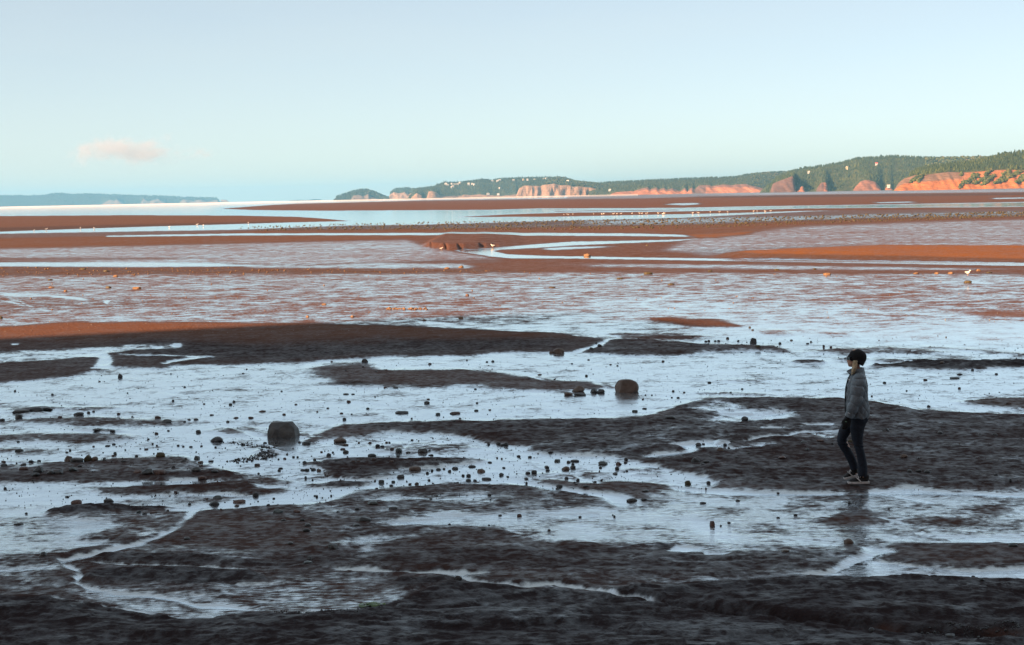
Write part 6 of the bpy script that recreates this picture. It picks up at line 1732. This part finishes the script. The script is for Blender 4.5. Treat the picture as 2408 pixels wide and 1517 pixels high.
def hand_pieces(wrist, palm_dir, side, s=1.0):
    """palm, four unequal fingers and a thumb that leaves the side of the palm"""
    d = np.array(palm_dir) / np.linalg.norm(palm_dir)
    back = np.array([0, side, 0.0])
    across = np.cross(d, back); across /= np.linalg.norm(across)
    w = np.array(wrist)
    out = [loft([(w, 0.026 * s, 0.018 * s), (w + d * 0.03, 0.036 * s, 0.017 * s), (w + d * 0.085, 0.040 * s, 0.015 * s), (w + d * 0.098, 0.036 * s, 0.012 * s)], 12)]
    for i, (L, o_) in enumerate(((0.068, 0.028), (0.078, 0.010), (0.072, -0.009), (0.056, -0.026))):
        b = w + d * 0.085 + across * o_
        c1 = b + d * L * 0.5 - back * 0.010
        c2 = c1 + d * L * 0.30 - back * 0.022
        c3 = c2 + d * L * 0.16 - back * 0.018
        out.append(loft([(b, 0.0105 * s, 0.0105 * s), (c1, 0.0098 * s, 0.0098 * s), (c2, 0.009 * s, 0.009 * s), (c3, 0.0065 * s, 0.0065 * s)], 8))
    b = w + d * 0.025 + across * 0.026
    out.append(loft([(b, 0.013 * s, 0.013 * s), (b + across * 0.022 + d * 0.028 - back * 0.006, 0.012 * s, 0.012 * s), (b + across * 0.026 + d * 0.062 - back * 0.016, 0.009 * s, 0.009 * s)], 8))
    return out


wn = Pp(1995, 983, CY_ - 0.195); dn = Pp(1987, 1009, CY_ - 0.19) - wn
wf = Pp(1999, 981, CY_ + 0.175); df = Pp(1990, 1007, CY_ + 0.17) - wf
body = [limb(arm_n), limb(arm_f), limb(leg_n), limb(leg_f)] + hand_pieces(wn, dn, -1) + hand_pieces(wf, df, 1)
body.append(loft([(Pp(2020, 990, CY_), 0.09, 0.155), (Pp(2016, 965, CY_), 0.085, 0.14), (Pp(2015, 942, CY_), 0.082, 0.13), (Pp(2014, 912, CY_), 0.095, 0.155), (Pp(2018, 893, CY_), 0.085, 0.17), (Pp(2017, 882, CY_), 0.06, 0.10)], 16))
body.append(loft([(Pp(2017, 886, CY_), 0.058, 0.058), (Pp(2014, 868, CY_), 0.050, 0.050), (Pp(2012, 856, CY_), 0.050, 0.050)], 12))
body.append(ball(Pp(2014, 839, CY_), (0.094, 0.076, 0.098)))
body.append(ball(Pp(2004, 849, CY_), (0.062, 0.062, 0.075)))
body.append(ball(Pp(1999.5, 858.5, CY_), (0.030, 0.032, 0.024)))               # chin
body.append(ball(Pp(1997, 848, CY_), (0.030, 0.034, 0.034)))                   # cheeks and mouth
body.append(loft([(Pp(1995.5, 841, CY_), 0.011, 0.011), (Pp(1992.6, 847, CY_), 0.013, 0.013), (Pp(1994.5, 849.3, CY_), 0.012, 0.014)], 8))     # nose
body.append(ball(Pp(1994.2, 852.6, CY_), (0.009, 0.020, 0.006))); body.append(ball(Pp(1994.4, 854.8, CY_), (0.009, 0.018, 0.007)))             # lips
for sy in (-1, 1):
    body.append(ball(Pp(2014, 845, CY_ + sy * 0.076), (0.018, 0.010, 0.030)))   # ears
for (a, t, y) in (((2030, 1124), (2001, 1131), NL), ((2010, 1106), (1990, 1121), NR)):
    body.append(loft([(Pp(a[0] + 4, a[1] + 3, y), 0.03, 0.032), (Pp(a[0] * .6 + t[0] * .4, a[1] * .5 + t[1] * .5, y), 0.026, 0.036), (Pp(t[0], t[1], y), 0.016, 0.032)], 10))
fuse('body', body, 0.0085, M_SKIN, person, smooth=1)

# jacket
tor = [(981, 1990, 2041.5, 0.185), (975, 1988.5, 2044, 0.190), (965, 1988, 2045, 0.188), (950, 1988, 2042, 0.178), (932, 1988, 2040, 0.178), (911, 1989.5, 2040, 0.192), (897, 1993, 2038.5, 0.198), (887, 1997, 2036, 0.175), (879, 2001, 2033.5, 0.125), (872, 2002, 2031, 0.088)]
jk = [loft([span_(v, a, b, CY_, hw) for (v, a, b, hw) in tor], 28)]
for arm, w in ((arm_n, (0.088, 0.086, 0.074, 0.071, 0.058, 0.050)), (arm_f, (0.088, 0.084, 0.074, 0.070, 0.056, 0.050))):
    jk.append(loft([(Pp(u, v, y), w[i], w[i] * 0.92) for i, (u, v, y, r) in enumerate(arm[:5])], 16))
    jk.append(ball(Pp(arm[0][0], arm[0][1], arm[0][2]), (0.088, 0.082, 0.085)))
ARM_PATH = {k_: np.array([Pp(u, v, y) for (u, v, y, r) in a]) for k_, a in (('n', arm_n), ('f', arm_f))}


def quilt(co):
    d = np.zeros(len(co))
    dist_arm = np.full(len(co), 9.0); s_arm = np.zeros(len(co))
    for A_ in ARM_PATH.values():
        L0 = 0.0
        for i in range(len(A_) - 1):
            ab = A_[i + 1] - A_[i]; L = np.linalg.norm(ab)
            t = np.clip(((co - A_[i]) @ ab) / L ** 2, 0, 1)
            dd = np.linalg.norm(co - (A_[i] + t[:, None] * ab), axis=1)
            k_ = dd < dist_arm
            dist_arm[k_] = dd[k_]; s_arm[k_] = L0 + t[k_] * L
            L0 += L
    isarm = dist_arm < 0.10
    z0 = co[:, 2]
    wob = 0.018 * np.sin(co[:, 0] * 40) + 0.01 * np.sin(co[:, 1] * 55)
    arm = np.abs(np.sin(math.pi * (s_arm + wob * 0.6) / 0.108)) ** 0.45
    th = np.arctan2(co[:, 1] - HC[1], co[:, 0] - 0.01) * 0.21
    p = th / 0.12; q = z0 / 0.12
    dia = np.minimum(np.abs(np.sin(math.pi * (p + q))), np.abs(np.sin(math.pi * (p - q)))) ** 0.5
    d = np.where(isarm, 0.016 * (arm - 0.75), 0.013 * (dia - 0.7))
    d *= np.where(z0 > Pp(2017, 884, CY_)[2], 0.15, 1.0)
    d += 0.004 * fbm(co[:, 0] * 14 + co[:, 1] * 9, z0 * 16, 2, 3)
    return d


jacket = fuse('jacket', jk, 0.0075, M_JACK, person, smooth=3, disp=quilt)
# stand-up collar: a thick open ring, low at the front
V, Q = [], []
nC_ = 28
for k_ in range(nC_ + 1):
    a = math.pi - 0.28 + (-2 * math.pi + 0.56) * k_ / nC_
    ca, sa = math.cos(a), math.sin(a)
    tb = (1 - ca) / 2                       # 1 at the front
    lo = Pp(2017 + ca * 15.5, 880 + 3 * tb, CY_) + np.array([0, sa * 0.085, 0])
    hi = Pp(2011 + ca * 19.5, 864.5 + 9.5 * tb ** 2, CY_) + np.array([0, sa * 0.082, 0])
    out = np.array([ca, sa, 0]) * 0.010
    for p in (lo + out, hi + out * 0.6, hi - out * 0.6, lo - out): V.append(p)
for k_ in range(nC_):
    for j in range(4):
        Q.append((k_ * 4 + j, k_ * 4 + (j + 1) % 4, (k_ + 1) * 4 + (j + 1) % 4, (k_ + 1) * 4 + j))
me = bpy.data.meshes.new('collar'); me.from_pydata([tuple(v) for v in V], [], Q + [(0, 1, 2, 3), tuple(nC_ * 4 + j for j in (3, 2, 1, 0))]); me.update()
me.polygons.foreach_set('use_smooth', np.full(len(me.polygons), True))
link('collar', me, M_JACK, jacket)
V, Fq = loft([(Pp(u, v, CY_ - 0.012), 0.006, 0.012) for (u, v) in ((1989.6, 979), (1987.2, 965), (1987.2, 950), (1987.2, 932), (1988.6, 911), (1992.2, 897), (1996.4, 886), (1999, 880))], 8)
me = bpy.data.meshes.new('zip'); me.from_pydata([tuple(v) for v in V], [], Fq); me.update()
link('zip', me, M_ZIP, jacket)


def patch(name, c, w, h, mat, parent, tilt=0.0):
    me = box_mesh(name, -w / 2, w / 2, -0.006, 0.006, -h / 2, h / 2)
    o = link(name, me, mat, parent)
    o.location = Vector(c); o.rotation_euler = (0, tilt, 0.35)
    return o


patch('chest_patch', Pp(1997.5, 893, CY_ - 0.158), 0.016, 0.018, M_TRIM, jacket)
patch('cuff_patch', Pp(1996, 971.5, CY_ - 0.262), 0.026, 0.007, M_TRIM, jacket, 0.45)

# jeans
nearl = [(979, 1999, 2041, 0.115, 0.03), (985, 2000, 2042, 0.11, 0.025), (994, 1998.5, 2037, 0.10, 0.02), (1007, 1998.5, 2032.5, 0.092, 0.0), (1020, 2001, 2030.5, 0.085, 0), (1032, 2003, 2029.5, 0.078, 0), (1044, 2007, 2029, 0.068, 0), (1056, 2010.5, 2031, 0.064, 0), (1069, 2014.2, 2034.5, 0.064, 0), (1081, 2016.2, 2037.2, 0.064, 0), (1094, 2018, 2039, 0.064, 0), (1106, 2018, 2040, 0.066, 0), (1119.5, 2017.4, 2040, 0.068, 0)]
farl = [(979, 1990, 2030, 0.11, -.03), (994, 1981, 2013, 0.10, -.01), (1007, 1975, 2005, 0.094, 0), (1019, 1969.5, 1998, 0.088, 0), (1031, 1967, 1992, 0.076, 0), (1040, 1968.5, 1991.8, 0.068, 0), (1048, 1973.2, 1995, 0.064, 0), (1057, 1979, 2000.5, 0.062, 0), (1069, 1985.8, 2007, 0.062, 0), (1081, 1992, 2013.2, 0.062, 0), (1093, 1996.8, 2017, 0.063, 0), (1103, 2000, 2019.5, 0.064, 0)]
jn = [loft([(Pp((a + b) / 2, v, NL + dy), (b - a) / 2 * px, hw) for (v, a, b, hw, dy) in nearl], 20),
      loft([(Pp((a + b) / 2, v, NR + dy), (b - a) / 2 * px * (1.0 if v > 1035 or v < 1000 else 0.92), hw) for (v, a, b, hw, dy) in farl], 20),
      loft([span_(972, 1992, 2040, CY_, 0.165), span_(980, 1991, 2041.5, CY_, 0.178), span_(988, 1993, 2041, CY_, 0.18), span_(996, 2000, 2036, CY_, 0.15), span_(1003, 2008, 2026, CY_, 0.08)], 24)]


def denim(co):
    z = co[:, 2]
    return 0.004 * fbm(co[:, 0] * 9 + co[:, 1] * 7, z * 26 + co[:, 0] * 18, 3, 13) * 2 + 0.005 * np.exp(-((z - 0.50) / 0.05) ** 2) * np.sin(z * 150 + co[:, 0] * 40)


fuse('jeans', jn, 0.0075, M_JEAN, person, smooth=2, disp=denim)

# gloves
for w_, d_, sd in ((wn, dn, -1), (wf, df, 1)):
    gp = hand_pieces(w_, d_ * 1.0, sd, 1.34)
    dd = d_ / np.linalg.norm(d_)
    gp.append(loft([(w_ - dd * 0.03, 0.040, 0.036), (w_ + dd * 0.02, 0.042, 0.034)], 12))
    go = fuse('glove', gp, 0.005, M_GLOV, person, smooth=1)
    if sd < 0:
        patch('glove_mark', Pp(1989.5, 991.6, CY_ - 0.235), 0.022, 0.006, plain('green_mark', (0.10, 0.22, 0.16), 0.6), go, 0.2)

# beanie: slack crown with a folded rim, tipped back
bn = Pp(1994, 841, CY_); bb = Pp(2029, 857.5, CY_)
ax = (bb - bn) / np.linalg.norm(bb - bn); up = np.array([ax[2], 0, -ax[0]]); up = up if up[2] > 0 else -up
cm = (bn + bb) / 2
half_ = np.linalg.norm(bb - bn) / 2
pr = [(-0.012, 0.97, 0.0), (0.0, 1.02, 0.0), (0.025, 1.06, 0.03), (0.055, 1.08, 0.07), (0.085, 1.04, 0.12), (0.112, 0.92, 0.16), (0.134, 0.72, 0.18), (0.149, 0.45, 0.18), (0.155, 0.15, 0.17)]
V, Q = [], []
nn_ = 24
for (hgt, sc, sh) in pr:
    for k_ in range(nn_):
        a = 2 * math.pi * k_ / nn_
        fold = 1 + 0.02 * math.sin(5 * a + hgt * 60) * min(1, hgt * 12)
        V.append(tuple(cm + up * hgt + ax * (half_ * sc * math.cos(a) * fold + half_ * sh * 0.4) + np.array([0, 1, 0]) * math.sin(a) * 0.088 * sc * fold))
for i in range(len(pr) - 1):
    for k_ in range(nn_):
        Q.append((i * nn_ + k_, i * nn_ + (k_ + 1) % nn_, (i + 1) * nn_ + (k_ + 1) % nn_, (i + 1) * nn_ + k_))
Q.append(tuple((len(pr) - 1) * nn_ + k_ for k_ in range(nn_)))
me = bpy.data.meshes.new('beanie'); me.from_pydata(V, [], Q); me.update()
me.polygons.foreach_set('use_smooth', np.full(len(me.polygons), True))
beanie = link('beanie', me, M_KNIT, person)
V, Q = [], []
for (hgt, sc) in ((-0.016, 0.98), (-0.018, 1.06), (0.006, 1.10), (0.028, 1.10), (0.034, 1.04)):
    for k_ in range(nn_):
        a = 2 * math.pi * k_ / nn_
        V.append(tuple(cm + up * hgt + ax * half_ * sc * math.cos(a) + np.array([0, 1, 0]) * math.sin(a) * 0.089 * sc))
for i in range(4):
    for k_ in range(nn_):
        Q.append((i * nn_ + k_, i * nn_ + (k_ + 1) % nn_, (i + 1) * nn_ + (k_ + 1) % nn_, (i + 1) * nn_ + k_))
me = bpy.data.meshes.new('rim'); me.from_pydata(V, [], Q); me.update()
me.polygons.foreach_set('use_smooth', np.full(len(me.polygons), True))
link('rim', me, M_KNIT, beanie)

# sunglasses
V, Q = [], []
for k_ in range(13):
    a = -1.25 + 2.5 * k_ / 12
    c = Pp(2004, 842, CY_) + np.array([-math.cos(a) * 0.066, math.sin(a) * 0.078, 0])
    o_ = np.array([-math.cos(a), math.sin(a), 0]) * 0.004
    for p in (c + o_ + np.array([0, 0, 0.022]), c + o_ - np.array([0, 0, 0.020]), c - o_ - np.array([0, 0, 0.020]), c - o_ + np.array([0, 0, 0.022])): V.append(tuple(p))
for k_ in range(12):
    for j in range(4): Q.append((k_ * 4 + j, k_ * 4 + (j + 1) % 4, (k_ + 1) * 4 + (j + 1) % 4, (k_ + 1) * 4 + j))
me = bpy.data.meshes.new('sunglasses'); me.from_pydata(V, [], Q); me.update()
link('sunglasses', me, M_LENS, person)

# hair falling from under the rim over the collar
rs = np.random.RandomState(3)
hp = []
for i in range(16):
    y = CY_ - 0.088 + 0.02 * rs.randn() * 0.6 if i < 11 else CY_ + 0.080
    u = 2013 + 3.0 * rs.randn() * 0.7
    b = 2005 + 4.0 * rs.randn() * 0.7
    v1 = 879 + 7 * rs.rand()
    hp.append(loft([(Pp(u, 848, y), 0.012, 0.010), (Pp(u - 1, 857, y - .004), 0.014, 0.010), (Pp(u * .6 + b * .4, 866, y - 0.012), 0.013, 0.010), (Pp(u * .25 + b * .75, 873, y - 0.012), 0.010, 0.009), (Pp(b, v1, y + 0.01), 0.003, 0.003)], 8))
fuse('hair', hp, 0.0065, M_HAIR, person, smooth=0)


# shoes: pale sole, black upper, laces and side stripe
def shoe(heel, toe, y, lift):
    h = Pp(*heel, y); t = Pp(*toe, y)
    ax = t - h; L = np.linalg.norm(ax); ax = ax / L
    up = np.array([ax[2], 0, -ax[0]]); up = up if up[2] > 0 else -up
    sd = np.array([0, 1.0, 0])
    outl = [(0.0, 0.026), (0.05, 0.034), (0.25, 0.036), (0.5, 0.036), (0.72, 0.047), (0.88, 0.044), (0.97, 0.026), (1.0, 0.008)]
    def ring(hh, grow, kink=0.0):
        pts = []
        for (a, w) in outl: pts.append(h + ax * L * (a * (1 + grow * 0.02) - grow * 0.01) + up * (hh + kink * max(0, a - 0.8) ** 1.5) + sd * (w + grow * 0.003))
        for (a, w) in outl[::-1]: pts.append(h + ax * L * (a * (1 + grow * 0.02) - grow * 0.01) + up * (hh + kink * max(0, a - 0.8) ** 1.5) - sd * (w + grow * 0.003))
        return pts
    up_ = fuse('shoe', [loft([(h + ax * L * a + up * z, dx, w) for (a, z, dx, w) in ((0.05, 0.052, 0.034, 0.030), (0.18, 0.056, 0.046, 0.037), (0.38, 0.052, 0.044, 0.038), (0.58, 0.042, 0.034, 0.040), (0.78, 0.034, 0.026, 0.045), (0.92, 0.028, 0.020, 0.040), (0.99, 0.024, 0.012, 0.022))], 14),
                         loft([(h + ax * L * 0.19 + up * 0.05, 0.048, 0.038), (h + ax * L * 0.17 + up * 0.095, 0.046, 0.036), (h + ax * L * 0.17 + up * 0.11, 0.044, 0.034)], 14)], 0.006, M_SHOE, person, smooth=2)
    n = 2 * len(outl)
    V = ring(0.0, 0) + ring(0.008, 1) + ring(0.024, 1) + ring(0.028, 0)
    Q = [tuple(range(n))[::-1], tuple(3 * n + i for i in range(n))]
    for r_ in range(3):
        for i in range(n): Q.append((r_ * n + i, r_ * n + (i + 1) % n, (r_ + 1) * n + (i + 1) % n, (r_ + 1) * n + i))
    me = bpy.data.meshes.new('sole'); me.from_pydata([tuple(v) for v in V], [], Q); me.update()
    link('sole', me, M_SOLE, up_)
    for side in (-1, 1):
        v = []; q = []
        for i, (a, z, w) in enumerate(((0.60, 0.078, 0.036), (0.54, 0.062, 0.0425), (0.47, 0.044, 0.0435), (0.41, 0.028, 0.0425))):
            for da in (-0.035, 0.035):
                for o_ in (-0.004, 0.003):
                    v.append(tuple(h + ax * L * (a + da) + up * z + sd * side * (w + o_)))
        for i in range(3):
            b = i * 4
            q += [(b, b + 2, b + 6, b + 4), (b + 1, b + 5, b + 7, b + 3), (b, b + 4, b + 5, b + 1), (b + 2, b + 3, b + 7, b + 6)]
        q += [(0, 1, 3, 2), (12, 14, 15, 13)]
        me = bpy.data.meshes.new('stripe'); me.from_pydata(v, [], q); me.update()
        link('stripe', me, M_TRIM, up_)
    for i in range(5):
        a = 0.42 + 0.075 * i; z = 0.100 - 0.0125 * i - 0.004 * (i > 2)
        v, f = loft([(h + ax * L * a + up * (z - 0.014) - sd * 0.028, 0.006, 0.004), (h + ax * L * (a + 0.01) + up * z, 0.006, 0.004), (h + ax * L * a + up * (z - 0.014) + sd * 0.028, 0.006, 0.004)], 6)
        me = bpy.data.meshes.new('lace'); me.from_pydata([tuple(x) for x in v], [], f); me.update()
        link('lace', me, M_TRIM, up_)


shoe((2043.5, 1136.6), (1993.5, 1137.2), NL, 0)
shoe((2017.5, 1119.5), (1985.0, 1127.5), NR, 0)
